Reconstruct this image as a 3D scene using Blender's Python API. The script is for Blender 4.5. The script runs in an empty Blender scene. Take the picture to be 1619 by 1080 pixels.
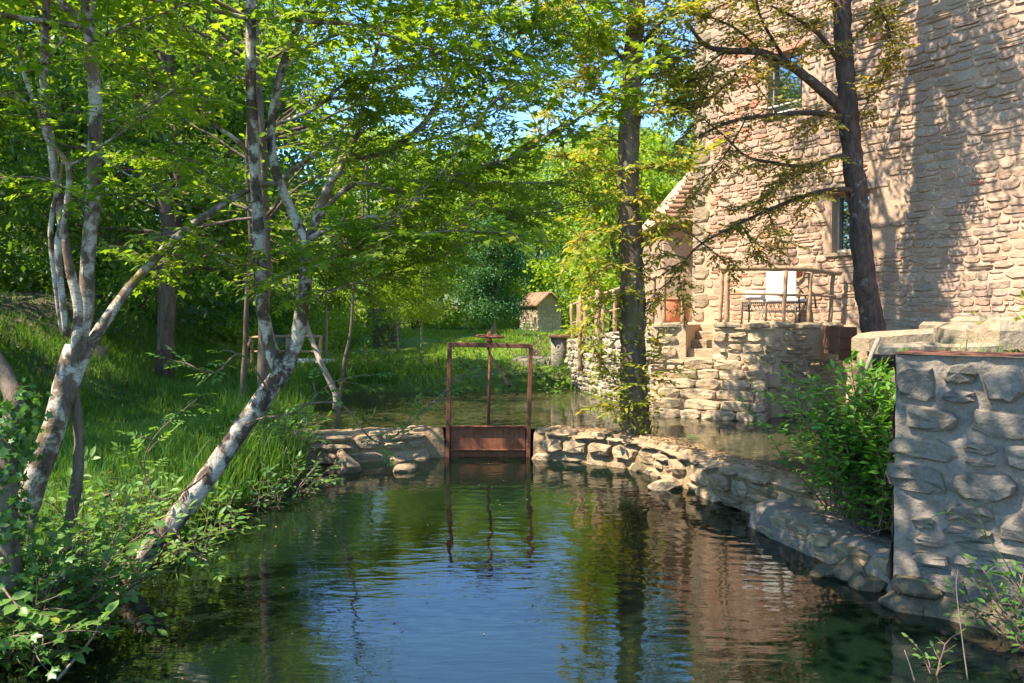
import bpy, math, random
import numpy as np
from mathutils import Vector, Matrix

random.seed(7)
RNG = np.random.default_rng(7)
SC = bpy.context.scene
COL = SC.collection

# ------------------------------------------------------------------ camera, sky, sun, exposure
F, CX, CY, HY, CAMZ = 1260.0, 809.5, 540.0, 500.0, 2.0
PITCH = math.atan((CY - HY) / F)
cam_d = bpy.data.cameras.new('camera')
cam = bpy.data.objects.new('camera', cam_d); COL.objects.link(cam)
cam.location = (0, 0, CAMZ); cam.rotation_euler = (math.pi / 2 - PITCH, 0, 0)
cam_d.sensor_width = 36; cam_d.lens = 36 * F / 1619
cam_d.clip_start = 0.05; cam_d.clip_end = 3000
SC.camera = cam

SUN_EL = math.radians(54)
SUN_AZ = math.atan2(-0.93, -0.37)            # compass angle from +Y towards +X
world = bpy.data.worlds.new('World'); SC.world = world; world.use_nodes = True
wn = world.node_tree; wn.nodes.clear()
wo = wn.nodes.new('ShaderNodeOutputWorld'); wb = wn.nodes.new('ShaderNodeBackground')
sky = wn.nodes.new('ShaderNodeTexSky'); sky.sky_type = 'NISHITA'; sky.sun_disc = False
sky.sun_elevation = SUN_EL; sky.sun_rotation = SUN_AZ
sky.air_density = 1.0; sky.dust_density = 0.0; sky.ozone_density = 2.2; sky.altitude = 300
wb.inputs['Strength'].default_value = 0.125
tint = wn.nodes.new('ShaderNodeMix'); tint.data_type = 'RGBA'; tint.blend_type = 'MULTIPLY'; tint.inputs[0].default_value = 1
tint.inputs[7].default_value = (.68, .87, 1.0, 1)
wn.links.new(sky.outputs[0], tint.inputs[6]); wn.links.new(tint.outputs[2], wb.inputs[0]); wn.links.new(wb.outputs[0], wo.inputs[0])
sun_d = bpy.data.lights.new('sun', 'SUN'); sun_d.energy = 4.1; sun_d.angle = math.radians(0.53)
sun_d.color = (1.0, 0.89, 0.74)
sun = bpy.data.objects.new('sun', sun_d); COL.objects.link(sun)
SUN_DIR = Vector((math.sin(SUN_AZ) * math.cos(SUN_EL), math.cos(SUN_AZ) * math.cos(SUN_EL), math.sin(SUN_EL)))
sun.rotation_euler = SUN_DIR.to_track_quat('Z', 'Y').to_euler(); sun.location = SUN_DIR * 60
SC.view_settings.view_transform = 'Standard'; SC.view_settings.look = 'None'
SC.view_settings.gamma = 1; SC.view_settings.use_curve_mapping = False
SC.view_settings.exposure = 1.96
SC.render.engine = 'CYCLES'
SC.cycles.max_bounces = 8; SC.cycles.diffuse_bounces = 3; SC.cycles.glossy_bounces = 3
SC.cycles.transmission_bounces = 4; SC.cycles.transparent_max_bounces = 12
SC.cycles.caustics_reflective = False; SC.cycles.caustics_refractive = False
SC.cycles.sample_clamp_indirect = 4.0

# ------------------------------------------------------------------ measuring helpers
cp, sp = math.cos(PITCH), math.sin(PITCH)
def ray(px, py):
    a, b = (px - CX) / F, (CY - py) / F
    return np.array([a, cp + b * sp, -sp + b * cp])
def at(px, py, Y):
    d = ray(px, py); return np.array([0, 0, CAMZ]) + d * (Y / d[1])
def on_z(px, py, z):
    d = ray(px, py); return np.array([0, 0, CAMZ]) + d * ((z - CAMZ) / d[2])
def on_plane(px, py, p0, n):
    d = ray(px, py); o = np.array([0, 0, CAMZ])
    return o + d * (np.dot(np.asarray(p0) - o, n) / np.dot(d, n))
def nrm(v):
    v = np.asarray(v, float); return v / (np.linalg.norm(v, axis=-1, keepdims=True) + 1e-12)
def smooth(a, b, x):
    t = np.clip((x - a) / (b - a), 0, 1); return t * t * (3 - 2 * t)
def hash3(i, j, k):
    n = (i * 73856093) ^ (j * 19349663) ^ (k * 83492791)
    n = (n ^ (n >> 13)) * 1274126177
    return ((n ^ (n >> 16)) & 0xffff) / 65535.0
def vnoise(P):
    P = np.asarray(P, float); I = np.floor(P).astype(np.int64); f = P - I; f = f * f * (3 - 2 * f)
    r = 0
    for a in (0, 1):
        for b in (0, 1):
            for c in (0, 1):
                w = (f[..., 0] if a else 1 - f[..., 0]) * (f[..., 1] if b else 1 - f[..., 1]) * (f[..., 2] if c else 1 - f[..., 2])
                r = r + w * hash3(I[..., 0] + a, I[..., 1] + b, I[..., 2] + c)
    return r * 2 - 1
def fbm(P, oct=4):
    P = np.asarray(P, float); r = 0; a = 1.0; s = 1.0
    for o in range(oct):
        r = r + a * vnoise(P * s + 17.3 * o); a *= .5; s *= 2.03
    return r

# ------------------------------------------------------------------ objects
ORG = {}
def link(o, parent=None, org=(0, 0, 0)):
    COL.objects.link(o)
    org = np.asarray(org, float)
    if parent is not None:
        o.parent = parent; o.location = org - ORG[parent.name]
    else:
        o.location = org
    ORG[o.name] = org
    return o
def thing(name, label, cat, loc, group=None):
    o = bpy.data.objects.new(name, None); o.empty_display_size = .1
    link(o, None, loc); o['label'] = label; o['category'] = cat
    if group: o['group'] = group
    return o
class MB:
    def __init__(s): s.V = []; s.F = []; s.n = 0
    def add(s, V, Fs):
        V = np.asarray(V, float).reshape(-1, 3)
        s.V.append(V); k = s.n
        s.F.extend([[i + k for i in f] for f in (Fs.tolist() if isinstance(Fs, np.ndarray) else Fs)])
        s.n += len(V); return s
    def tube(s, pts, r, n=6, jit=0.0, cap=True):
        pts = np.asarray(pts, float); m = len(pts); r = np.broadcast_to(np.asarray(r, float), (m,))
        T = np.gradient(pts, axis=0); T = nrm(T)
        ref = np.array([0, 0, 1.]) if abs(T[0, 2]) < .8 else np.array([1., 0, 0])
        U = nrm(np.cross(ref, T[0])); V = []
        ang = np.arange(n) * 2 * math.pi / n
        for i in range(m):
            U = nrm(U - T[i] * np.dot(U, T[i])); W = np.cross(T[i], U)
            rr = r[i] * (1 + (RNG.uniform(-jit, jit, n) if jit else 0))
            V.append(pts[i] + (np.cos(ang) * rr)[:, None] * U + (np.sin(ang) * rr)[:, None] * W)
        Fs = []
        for i in range(m - 1):
            for j in range(n):
                a, b = i * n + j, i * n + (j + 1) % n
                Fs.append([a, b, b + n, a + n])
        if cap:
            Fs.append(list(range(n))[::-1]); Fs.append(list(range((m - 1) * n, m * n)))
        return s.add(np.concatenate(V), Fs)
    def box(s, c, size, R=None):
        h = np.asarray(size, float) / 2
        V = np.array([[x, y, z] for x in (-1, 1) for y in (-1, 1) for z in (-1, 1)], float) * h
        if R is not None: V = V @ np.asarray(R).T
        return s.add(V + np.asarray(c), [[0, 1, 3, 2], [4, 6, 7, 5], [0, 4, 5, 1], [2, 3, 7, 6], [0, 2, 6, 4], [1, 5, 7, 3]])
    def prism(s, poly, z0, z1):
        n = len(poly); z0 = np.broadcast_to(z0, (n,)); z1 = np.broadcast_to(z1, (n,))
        V = [[p[0], p[1], z] for p, z in zip(poly, z0)] + [[p[0], p[1], z] for p, z in zip(poly, z1)]
        Fs = [list(range(n))[::-1], list(range(n, 2 * n))] + [[i, (i + 1) % n, (i + 1) % n + n, i + n] for i in range(n)]
        return s.add(V, Fs)
    def lathe(s, c, prof, n=16):
        V = []; m = len(prof)
        for r, z in prof:
            for j in range(n):
                a = 2 * math.pi * j / n; V.append([c[0] + r * math.cos(a), c[1] + r * math.sin(a), c[2] + z])
        Fs = [[i * n + j, i * n + (j + 1) % n, (i + 1) * n + (j + 1) % n, (i + 1) * n + j] for i in range(m - 1) for j in range(n)]
        Fs += [list(range(n))[::-1], list(range((m - 1) * n, m * n))]
        return s.add(V, Fs)
    def torus(s, c, R, r, axis, n=20, m=6):
        axis = nrm(axis); ref = np.array([1., 0, 0]) if abs(axis[0]) < .8 else np.array([0, 1., 0])
        U = nrm(np.cross(axis, ref)); W = np.cross(axis, U); V = []
        for i in range(n):
            a = 2 * math.pi * i / n; d = U * math.cos(a) + W * math.sin(a)
            for j in range(m):
                b = 2 * math.pi * j / m; V.append(np.asarray(c) + d * (R + r * math.cos(b)) + axis * r * math.sin(b))
        Fs = [[i * m + j, ((i + 1) % n) * m + j, ((i + 1) % n) * m + (j + 1) % m, i * m + (j + 1) % m] for i in range(n) for j in range(m)]
        return s.add(V, Fs)
    def build(s, name, m, parent=None, org=None, smooth=False, bevel=0):
        V = np.concatenate(s.V)
        if org is None: org = ORG[parent.name] if parent is not None else np.zeros(3)
        me = bpy.data.meshes.new(name); me.from_pydata((V - org).tolist(), [], s.F)
        if m is not None: me.materials.append(m)
        if smooth: me.polygons.foreach_set('use_smooth', [True] * len(me.polygons))
        me.update()
        o = bpy.data.objects.new(name, me); link(o, parent, org)
        if bevel:
            b = o.modifiers.new('bevel', 'BEVEL'); b.width = bevel; b.segments = 2; b.limit_method = 'ANGLE'
        return o
def np_mesh(name, V, Fs, m, smooth=False):
    V = np.ascontiguousarray(V, np.float32); Fs = np.ascontiguousarray(Fs, np.int32); k = Fs.shape[1]; nf = len(Fs)
    me = bpy.data.meshes.new(name)
    me.vertices.add(len(V)); me.vertices.foreach_set('co', V.ravel())
    me.loops.add(nf * k); me.loops.foreach_set('vertex_index', Fs.ravel())
    me.polygons.add(nf); me.polygons.foreach_set('loop_start', np.arange(nf, dtype=np.int32) * k)
    me.polygons.foreach_set('loop_total', np.full(nf, k, np.int32))
    if smooth: me.polygons.foreach_set('use_smooth', np.ones(nf, bool))
    if m is not None: me.materials.append(m)
    me.update(calc_edges=True); return me
def np_obj(name, V, Fs, m, parent=None, smooth=False, org=None):
    if org is None: org = ORG[parent.name] if parent is not None else np.zeros(3)
    o = bpy.data.objects.new(name, np_mesh(name, np.asarray(V) - org, Fs, m, smooth)); return link(o, parent, org)
def structure(o): o['kind'] = 'structure'; return o
def stuff(o): o['kind'] = 'stuff'; return o
def tag(o, label, cat, group=None):
    o['label'] = label; o['category'] = cat
    if group: o['group'] = group
    return o

# ------------------------------------------------------------------ materials
class NT:
    def __init__(s, name):
        s.m = bpy.data.materials.new(name); s.m.use_nodes = True; s.t = s.m.node_tree; s.t.nodes.clear()
        s.out = s.n('OutputMaterial')
    def n(s, typ, **kw):
        nd = s.t.nodes.new('ShaderNode' + typ)
        for k, v in kw.items(): setattr(nd, k, v)
        return nd
    def l(s, a, b): s.t.links.new(a, b)
    def set(s, sock, v):
        if hasattr(v, 'is_linked') or isinstance(v, bpy.types.NodeSocket): s.l(v, sock)
        else: sock.default_value = v
    def noise(s, vec, scale, detail=4, rough=.55, dist=0):
        n = s.n('TexNoise'); n.inputs['Scale'].default_value = scale; n.inputs['Detail'].default_value = detail
        n.inputs['Roughness'].default_value = rough; n.inputs['Distortion'].default_value = dist
        if vec is not None: s.l(vec, n.inputs['Vector'])
        return n.outputs['Fac']
    def ramp(s, fac, stops, interp='LINEAR'):
        r = s.n('ValToRGB'); r.color_ramp.interpolation = interp; e = r.color_ramp.elements
        while len(e) < len(stops): e.new(.5)
        for i, (p, c) in enumerate(stops):
            e[i].position = p; e[i].color = (*c, 1) if len(c) == 3 else c
        s.l(fac, r.inputs[0]); return r.outputs[0]
    def mix(s, fac, a, b, mode='MIX'):
        x = s.n('Mix', data_type='RGBA', blend_type=mode)
        s.set(x.inputs['Factor'], fac)
        for sock, v in ((x.inputs[6], a), (x.inputs[7], b)):
            if isinstance(v, tuple): sock.default_value = (*v, 1) if len(v) == 3 else v
            else: s.l(v, sock)
        return x.outputs[2]
    def math(s, op, a, b=0.0, c=0.0, clamp=False):
        x = s.n('Math', operation=op, use_clamp=clamp)
        for i, v in enumerate((a, b, c)): s.set(x.inputs[i], v)
        return x.outputs[0]
    def pos(s, scale=(1, 1, 1)):
        g = s.n('NewGeometry'); m = s.n('Mapping'); m.inputs['Scale'].default_value = scale
        s.l(g.outputs['Position'], m.inputs[0]); return m.outputs[0]
    def objc(s, scale=(1, 1, 1)):
        g = s.n('TexCoord'); m = s.n('Mapping'); m.inputs['Scale'].default_value = scale
        s.l(g.outputs['Object'], m.inputs[0]); return m.outputs[0]
    def rand(s):
        g = s.n('NewGeometry'); o = s.n('ObjectInfo')
        return s.math('FRACT', s.math('ADD', g.outputs['Random Per Island'], o.outputs['Random']))
    def bump(s, h, strength, dist=.02):
        b = s.n('Bump'); b.inputs['Strength'].default_value = strength; b.inputs['Distance'].default_value = dist
        s.l(h, b.inputs['Height']); return b.outputs[0]
    def principled(s, col, rough=.8, normal=None, spec=.3, metal=0.0):
        p = s.n('BsdfPrincipled'); s.set(p.inputs['Base Color'], (*col, 1) if isinstance(col, tuple) and len(col) == 3 else col)
        s.set(p.inputs['Roughness'], rough); p.inputs['Specular IOR Level'].default_value = spec; s.set(p.inputs['Metallic'], metal)
        if normal is not None: s.l(normal, p.inputs['Normal'])
        return p.outputs[0]
    def done(s, sh): s.l(sh, s.out.inputs[0]); return s.m

def stone_mat(name, cols, grain=9, bump=.6, lichen=None, lichen_amt=.5, dark=(.10, .08, .06), dark_amt=.35, vary=True):
    t = NT(name); p = t.pos()
    n1 = t.noise(p, grain, 6, .65); n2 = t.noise(p, grain * .23, 3); n3 = t.noise(p, grain * 5, 4, .7)
    k = len(cols)
    src = t.rand() if vary else n2
    base = t.ramp(src, [(i / max(1, k - 1), c) for i, c in enumerate(cols)])
    base = t.mix(t.ramp(n1, [(.30, (0, 0, 0)), (.72, (1, 1, 1))]), base, t.mix(.5, base, cols[0]), 'MIX')
    base = t.mix(t.ramp(n1, [(.35, (.72,) * 3), (.65, (1.12,) * 3)]), base, base)
    base = t.mix(.55, base, t.ramp(n3, [(.3, (.55, .52, .48)), (.7, (1.25, 1.22, 1.2))]), 'MULTIPLY')
    df = t.math('MULTIPLY', t.ramp(n1, [(.58, (0, 0, 0)), (.78, (1, 1, 1))]), dark_amt)
    base = t.mix(df, base, dark)
    if lichen:
        n4 = t.noise(p, 2.6, 5, .7)
        lf = t.math('MULTIPLY', t.ramp(n4, [(.5, (0, 0, 0)), (.66, (1, 1, 1))]), lichen_amt)
        base = t.mix(lf, base, lichen)
    v = t.n('TexVoronoi'); v.inputs['Scale'].default_value = grain * 1.6; t.l(p, v.inputs['Vector'])
    h = t.math('ADD', t.math('MULTIPLY', n1, 1.0), t.math('MULTIPLY', n3, .35))
    h = t.math('ADD', h, t.math('MULTIPLY', v.outputs['Distance'], .35))
    return t.done(t.principled(base, .92, t.bump(h, bump, .03), .15))
def wood_mat(name, a, b, scale=(6, 6, 1.2), bump=.4, rough=.8):
    t = NT(name); p = t.pos(scale)
    n = t.noise(p, 4, 6, .65, .6); n2 = t.noise(t.pos(), 9, 3)
    c = t.mix(.4, t.ramp(n, [(.3, a), (.7, b)]), t.ramp(n2, [(.3, a), (.7, b)]))
    return t.done(t.principled(c, rough, t.bump(n, bump, .01), .2))
def plain_mat(name, c, rough=.7, var=.25, scale=12, spec=.3, metal=0.0, bump=.2):
    t = NT(name); n = t.noise(t.pos(), scale, 5, .6)
    col = t.ramp(n, [(.3, tuple(x * (1 - var) for x in c)), (.7, tuple(min(1, x * (1 + var)) for x in c))])
    return t.done(t.principled(col, rough, t.bump(n, bump, .01), spec, metal))
def leaf_mat(name, cols, trans=.42, tcol=None, rough=.45, spec=.35, clump=.5):
    t = NT(name); r = t.rand(); n = t.noise(t.pos(), 1.3, 3)
    k = t.math('ADD', t.math('MULTIPLY', r, 1 - clump), t.math('MULTIPLY', t.math('MULTIPLY_ADD', n, 2.2, -.6, clamp=True), clump), clamp=True)
    c = t.ramp(k, [(i / (len(cols) - 1), q) for i, q in enumerate(cols)])
    p = t.principled(c, rough, None, spec)
    tr = t.n('BsdfTranslucent')
    tc = t.mix(1.0, c, (*(tcol or (1.9, 1.75, .75)), 1), 'MULTIPLY'); t.l(tc, tr.inputs[0])
    mx = t.n('MixShader'); mx.inputs[0].default_value = trans; t.l(p, mx.inputs[1]); t.l(tr.outputs[0], mx.inputs[2])
    return t.done(mx.outputs[0])
def bark_mat(name, a, b, c=None, vs=.35, scale=16, bump=1.0, patch=None, patch_scale=5, patch_lo=.52, moss=None):
    t = NT(name); p = t.objc((1, 1, vs)); n = t.noise(p, scale, 6, .7, .4)
    col = t.ramp(n, [(.3, a), (.62, b)])
    h = n
    if patch is not None:
        q = t.noise(t.objc((1, 1, .8)), patch_scale, 5, .62, .5)
        q = t.math('ADD', q, t.math('MULTIPLY', t.math('SUBTRACT', t.noise(t.objc((1, 1, 2.2)), 38, 5, .7), .5), .16)); f = t.ramp(q, [(patch_lo - .035, (0, 0, 0)), (patch_lo + .06, (1, 1, 1))])
        fine = t.noise(t.objc((1, 1, 6)), 22, 5, .7)
        white = t.mix(t.ramp(fine, [(.54, (0, 0, 0)), (.62, (1, 1, 1))]), patch, tuple(x * .35 for x in patch))
        white = t.mix(.6, white, t.ramp(n, [(.3, (.5, .45, .4)), (.7, (1.1, 1.1, 1.1))]), 'MULTIPLY')
        col = t.mix(f, col, white)
    if moss is not None:
        q2 = t.noise(t.objc(), 3.2, 4, .6)
        col = t.mix(t.ramp(q2, [(.56, (0, 0, 0)), (.66, (1, 1, 1))]), col, moss)
    return t.done(t.principled(col, .9, t.bump(h, bump, .02), .15))
def water_mat(name, tint, murk, murk_f, ior, bumps):
    t = NT(name); g = t.pos()
    h = None
    for sc, st, amp, det in bumps:
        n = t.noise(t.pos(sc), st, det, .5, .3)
        n = t.math('MULTIPLY', n, amp); h = n if h is None else t.math('ADD', h, n)
    return t, h, g, tint, murk, murk_f, ior
def finish_water(w, strength):
    t, h, g, tint, murk, murk_f, ior = w
    nb = t.bump(h, strength, 1.0)
    fr = t.n('Fresnel'); fr.inputs['IOR'].default_value = ior; t.l(nb, fr.inputs['Normal'])
    gl = t.n('BsdfGlossy'); gl.inputs['Roughness'].default_value = .02; t.l(nb, gl.inputs['Normal'])
    tr = t.n('BsdfTransparent'); tr.inputs[0].default_value = (*tint, 1)
    df = t.n('BsdfDiffuse'); df.inputs[0].default_value = (*murk, 1)
    m1 = t.n('MixShader'); m1.inputs[0].default_value = murk_f; t.l(tr.outputs[0], m1.inputs[1]); t.l(df.outputs[0], m1.inputs[2])
    m2 = t.n('MixShader'); t.l(fr.outputs[0], m2.inputs[0]); t.l(m1.outputs[0], m2.inputs[1]); t.l(gl.outputs[0], m2.inputs[2])
    return t.done(m2.outputs[0])

M = {}
TAN = [(.34, .22, .145), (.42, .285, .195), (.49, .365, .26), (.33, .255, .19), (.45, .30, .20), (.28, .22, .17), (.46, .355, .245)]
M['house_stone'] = stone_mat('house_stone', TAN, 8, .75)
M['wet_stone'] = stone_mat('wet_stone', [(.13, .10, .06), (.19, .15, .10), (.10, .08, .05)], 9, .9, lichen=(.07, .06, .025), lichen_amt=.6)
M['house_mortar'] = stone_mat('house_mortar', [(.42, .285, .185), (.48, .34, .235)], 6, .6, vary=False, dark_amt=.15)
M['brick'] = stone_mat('brick', [(.42, .17, .10), (.47, .23, .15), (.45, .28, .19)], 12, .5, dark_amt=.2)
M['terrace_stone'] = stone_mat('terrace_stone', [(.40, .29, .175), (.50, .38, .24), (.33, .25, .155), (.47, .36, .23)], 9, .9, lichen=(.19, .16, .10), lichen_amt=.55)
M['terrace_mortar'] = stone_mat('terrace_mortar', [(.43, .31, .19), (.51, .385, .25)], 7, .7, vary=False, dark_amt=.2)
M['weir_stone'] = stone_mat('weir_stone', [(.34, .24, .14), (.43, .32, .20), (.28, .20, .12), (.40, .31, .21)], 9, 1.0, lichen=(.13, .10, .05), lichen_amt=.75)
M['weir_mortar'] = stone_mat('weir_mortar', [(.28, .19, .10), (.35, .25, .14)], 7, 1.0, vary=False, lichen=(.14, .10, .05), lichen_amt=.7)
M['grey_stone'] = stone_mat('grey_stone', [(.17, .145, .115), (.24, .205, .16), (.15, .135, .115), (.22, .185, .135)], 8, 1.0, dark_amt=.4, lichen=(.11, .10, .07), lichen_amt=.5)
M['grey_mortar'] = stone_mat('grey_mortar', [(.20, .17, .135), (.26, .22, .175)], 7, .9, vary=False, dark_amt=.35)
M['pale_stone'] = stone_mat('pale_stone', [(.26, .20, .125), (.35, .275, .18), (.29, .235, .16)], 8, .9, lichen=(.16, .14, .08), lichen_amt=.7)
M['ramp_stone'] = stone_mat('ramp_stone', [(.36, .30, .22), (.45, .385, .29), (.30, .255, .19)], 9, .9, lichen=(.2, .18, .13), lichen_amt=.5)
M['hut_stone'] = stone_mat('hut_stone', [(.40, .32, .22), (.50, .42, .32), (.36, .29, .21)], 9, .5)
M['rust'] = wood_mat('rust', (.075, .028, .018), (.24, .095, .055), (5, 5, 2), .5, .8)
M['rust_plate'] = wood_mat('rust_plate', (.11, .035, .016), (.31, .12, .06), (9, 9, .8), .4, .85)
M['log'] = wood_mat('log', (.24, .15, .085), (.44, .30, .18), (14, 14, 3), .6)
M['dark_plank'] = wood_mat('dark_plank', (.10, .05, .03), (.20, .10, .06), (3, 3, 14), .5)
M['iron'] = plain_mat('iron', (.10, .085, .075), .6, .4, 20, .4, .3)
M['cushion'] = plain_mat('cushion', (.68, .67, .62), .9, .04, 6, .1)
M['towel'] = plain_mat('towel', (.66, .67, .76), .95, .12, 60, .05, 0, .6)
M['red'] = plain_mat('red', (.55, .08, .04), .6, .3, 30)
M['terracotta'] = plain_mat('terracotta', (.42, .15, .08), .8, .25, 7)
M['roof_tile'] = stone_mat('roof_tile', [(.30, .17, .10), (.38, .25, .16), (.34, .21, .13), (.26, .16, .11)], 12, .4, lichen=(.22, .19, .14), lichen_amt=.5)
M['frame'] = plain_mat('frame', (.36, .33, .27), .5, .08, 10)
t = NT('glass'); gl = t.n('BsdfGlossy'); gl.inputs['Roughness'].default_value = .02; gl.inputs['Color'].default_value = (.75, .8, .8, 1)
df = t.n('BsdfDiffuse'); df.inputs[0].default_value = (.012, .016, .016, 1); mx = t.n('MixShader'); mx.inputs[0].default_value = .45
t.l(df.outputs[0], mx.inputs[1]); t.l(gl.outputs[0], mx.inputs[2]); M['glass'] = t.done(mx.outputs[0])
M['soil'] = plain_mat('soil', (.12, .08, .05), .95, .4, 9, .1, 0, .9)
M['dead_wood'] = bark_mat('dead_wood', (.018, .014, .011), (.05, .04, .03), scale=20)
M['driftwood'] = wood_mat('driftwood', (.16, .12, .085), (.30, .245, .185), (8, 8, 8), .6)
M['litter'] = leaf_mat('litter', [(.10, .055, .025), (.22, .12, .05), (.30, .20, .09)], .15, (1, 1, 1))
M['birch'] = bark_mat('birch', (.03, .022, .016), (.13, .09, .06), patch=(.52, .46, .37), patch_scale=7.5, patch_lo=.50)
M['birch_dark'] = bark_mat('birch_dark', (.045, .03, .02), (.19, .135, .09), patch=(.50, .44, .35), patch_scale=9, patch_lo=.50, moss=(.16, .12, .03))
M['bark'] = bark_mat('bark', (.045, .032, .024), (.17, .125, .09), scale=13, vs=.22, bump=1.0)
M['bark_moss'] = bark_mat('bark_moss', (.05, .035, .025), (.19, .14, .095), scale=12, vs=.22, bump=1.0, moss=(.11, .10, .02))
M['bark_oak'] = bark_mat('bark_oak', (.035, .024, .019), (.12, .08, .06), scale=18, vs=.3, bump=1.0, patch=(.26, .25, .21), patch_scale=7, patch_lo=.66)
M['bark_pale'] = bark_mat('bark_pale', (.16, .12, .09), (.36, .30, .23), scale=14, vs=.3)
M['twig'] = bark_mat('twig', (.07, .045, .03), (.20, .14, .095), scale=30, bump=.3)
M['leaf_fore'] = leaf_mat('leaf_fore', [(.07, .135, .010), (.14, .23, .016), (.25, .31, .03)], .60)
M['leaf_near'] = leaf_mat('leaf_near', [(.07, .16, .03), (.12, .23, .045), (.20, .31, .07)], 0.42)
M['leaf_ivy'] = leaf_mat('leaf_ivy', [(.035, .09, .018), (.07, .16, .03), (.14, .23, .045)], 0.28, rough=.35)
M['leaf_dark'] = leaf_mat('leaf_dark', [(.035, .09, .014), (.075, .155, .02), (.15, .23, .03)], .48)
M['leaf_mid'] = leaf_mat('leaf_mid', [(.06, .13, .012), (.13, .22, .02), (.24, .31, .035)], .5)
M['leaf_yellow'] = leaf_mat('leaf_yellow', [(.10, .19, .012), (.19, .29, .02), (.31, .38, .04)], 0.5)
M['leaf_blue'] = leaf_mat('leaf_blue', [(.03, .10, .04), (.06, .16, .055), (.12, .24, .075)], 0.38)
M['leaf_oak'] = leaf_mat('leaf_oak', [(.08, .11, .018), (.15, .17, .03), (.27, .25, .05), (.44, .25, .05)], .52, (1.7, 1.55, .8), clump=.3)
M['leaf_alder'] = leaf_mat('leaf_alder', [(.10, .17, .015), (.19, .25, .025), (.32, .32, .04), (.50, .28, .04)], .48, (1.7, 1.55, .7), clump=.35)
M['leaf_bush'] = leaf_mat('leaf_bush', [(.06, .17, .02), (.11, .26, .03), (.19, .35, .05)], 0.42)
M['leaf_lime'] = leaf_mat('leaf_lime', [(.12, .18, .02), (.22, .26, .03), (.30, .30, .04)], .4)
M['blade'] = leaf_mat('blade', [(.03, .09, .01), (.05, .14, .014), (.085, .18, .022), (.11, .20, .025), (.24, .22, .08)], .38, clump=.55)
M['blade_sun'] = leaf_mat('blade_sun', [(.09, .18, .016), (.16, .26, .025), (.28, .34, .06)], 0.4)  # brighter copy of the grass blades, sunlight put into the colour
M['iris'] = leaf_mat('iris', [(.04, .10, .02), (.07, .15, .028)], .35)
M['hedge_red'] = leaf_mat('hedge_red', [(.14, .08, .05), (.22, .13, .08)], .25, (1, 1, 1))

# ------------------------------------------------------------------ terrain shape
LOWER = np.array([(-3.0, -8), (-2.9, 4.3), (-2.8, 5.9), (-2.65, 7), (-2.6, 8.7), (-2.3, 9.7), (-2.75, 10.75), (-.9, 11.38), (.25, 11.2), (1.7, 10.35), (2.05, 9.4), (2.45, 8.4), (2.75, 7.5), (2.9, 6.6), (2.95, 5.8), (3.1, 4.9), (2.85, 4.5), (2.75, 4.0), (3.2, 0), (3.2, -8)])
UPPER = np.array([(-3.0, 10.9), (-.9, 11.5), (.25, 11.35), (1.9, 10.5), (2.4, 9.2), (2.85, 8.0), (3.0, 7.5), (3.5, 7.5), (4.8, 10), (5.35, 12.7), (4.1, 12.75), (2.35, 13.5), (1.3, 17.6), (.4, 17.0), (-1.3, 16.6), (-3.3, 16.7), (-3.5, 14.5), (-3.0, 12.5)])
RIGHT = np.array([(2.9, 5.75), (3.35, 6.7), (3.75, 7.4), (5.1, 10), (5.55, 13), (9, 9), (12, 4), (9, 3), (3.6, 5.0)])
RAMP = np.array([(1.55, 18.6), (2.75, 13.7), (5.2, 13.4), (9, 12), (12, 18), (9, 24), (3.2, 24)])
def sdf(poly, X, Y):
    d = np.full(X.shape, 1e9); inside = np.zeros(X.shape, bool); n = len(poly)
    for i in range(n):
        a, b = poly[i], poly[(i + 1) % n]; e = b - a
        t = np.clip(((X - a[0]) * e[0] + (Y - a[1]) * e[1]) / (e @ e), 0, 1)
        d = np.minimum(d, np.hypot(X - a[0] - e[0] * t, Y - a[1] - e[1] * t))
        c = (a[1] > Y) != (b[1] > Y)
        xi = a[0] + (Y - a[1]) / ((b[1] - a[1]) if b[1] != a[1] else 1e-9) * e[0]
        inside ^= c & (X < xi)
    return np.where(inside, -d, d)
def ground(X, Y):
    X = np.asarray(X, float); Y = np.asarray(Y, float)
    L = .52 + .034 * np.clip(Y - 12, 0, 30) + .02 * np.clip(Y - 42, 0, 80)
    L = L + 1.75 * smooth(6.0, 11.0, -X) * smooth(6, 13, Y) * (1 - .6 * smooth(22, 32, Y)) + .5 * smooth(11, 30, -X)
    P = np.stack([X, Y, 0 * X], -1)
    L = L + .10 * fbm(P * .5, 3) + .05 * fbm(P * 2.1 + 5, 3)
    L = L + .35 * np.clip(.7 - np.abs(Y - 17.6) / 3, 0, 1) * 0
    r = sdf(RIGHT, X, Y); L = L + (1.62 - L) * smooth(.12, -.25, r)
    q = sdf(RAMP, X, Y); L = np.where(q < .4, L + (1.30 - L) * smooth(.1, -.6, q), L)
    up = sdf(UPPER, X, Y); lo = sdf(LOWER, X, Y)
    bedU = -.10 + .10 * fbm(P * 1.7, 3); bedL = -.62 + .22 * fbm(P * .9 + 9, 3)
    z = bedU + (L - bedU) * np.where(X < -1.2, smooth(-.5, .45, up), smooth(-.3, .5, up))
    z = bedL + (z - bedL) * np.where(X < -1.7, smooth(-.9, 1.0, lo), smooth(.02, .5, lo))
    return z
def gz(x, y): return float(ground(np.array([x]), np.array([y]))[0])

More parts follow.
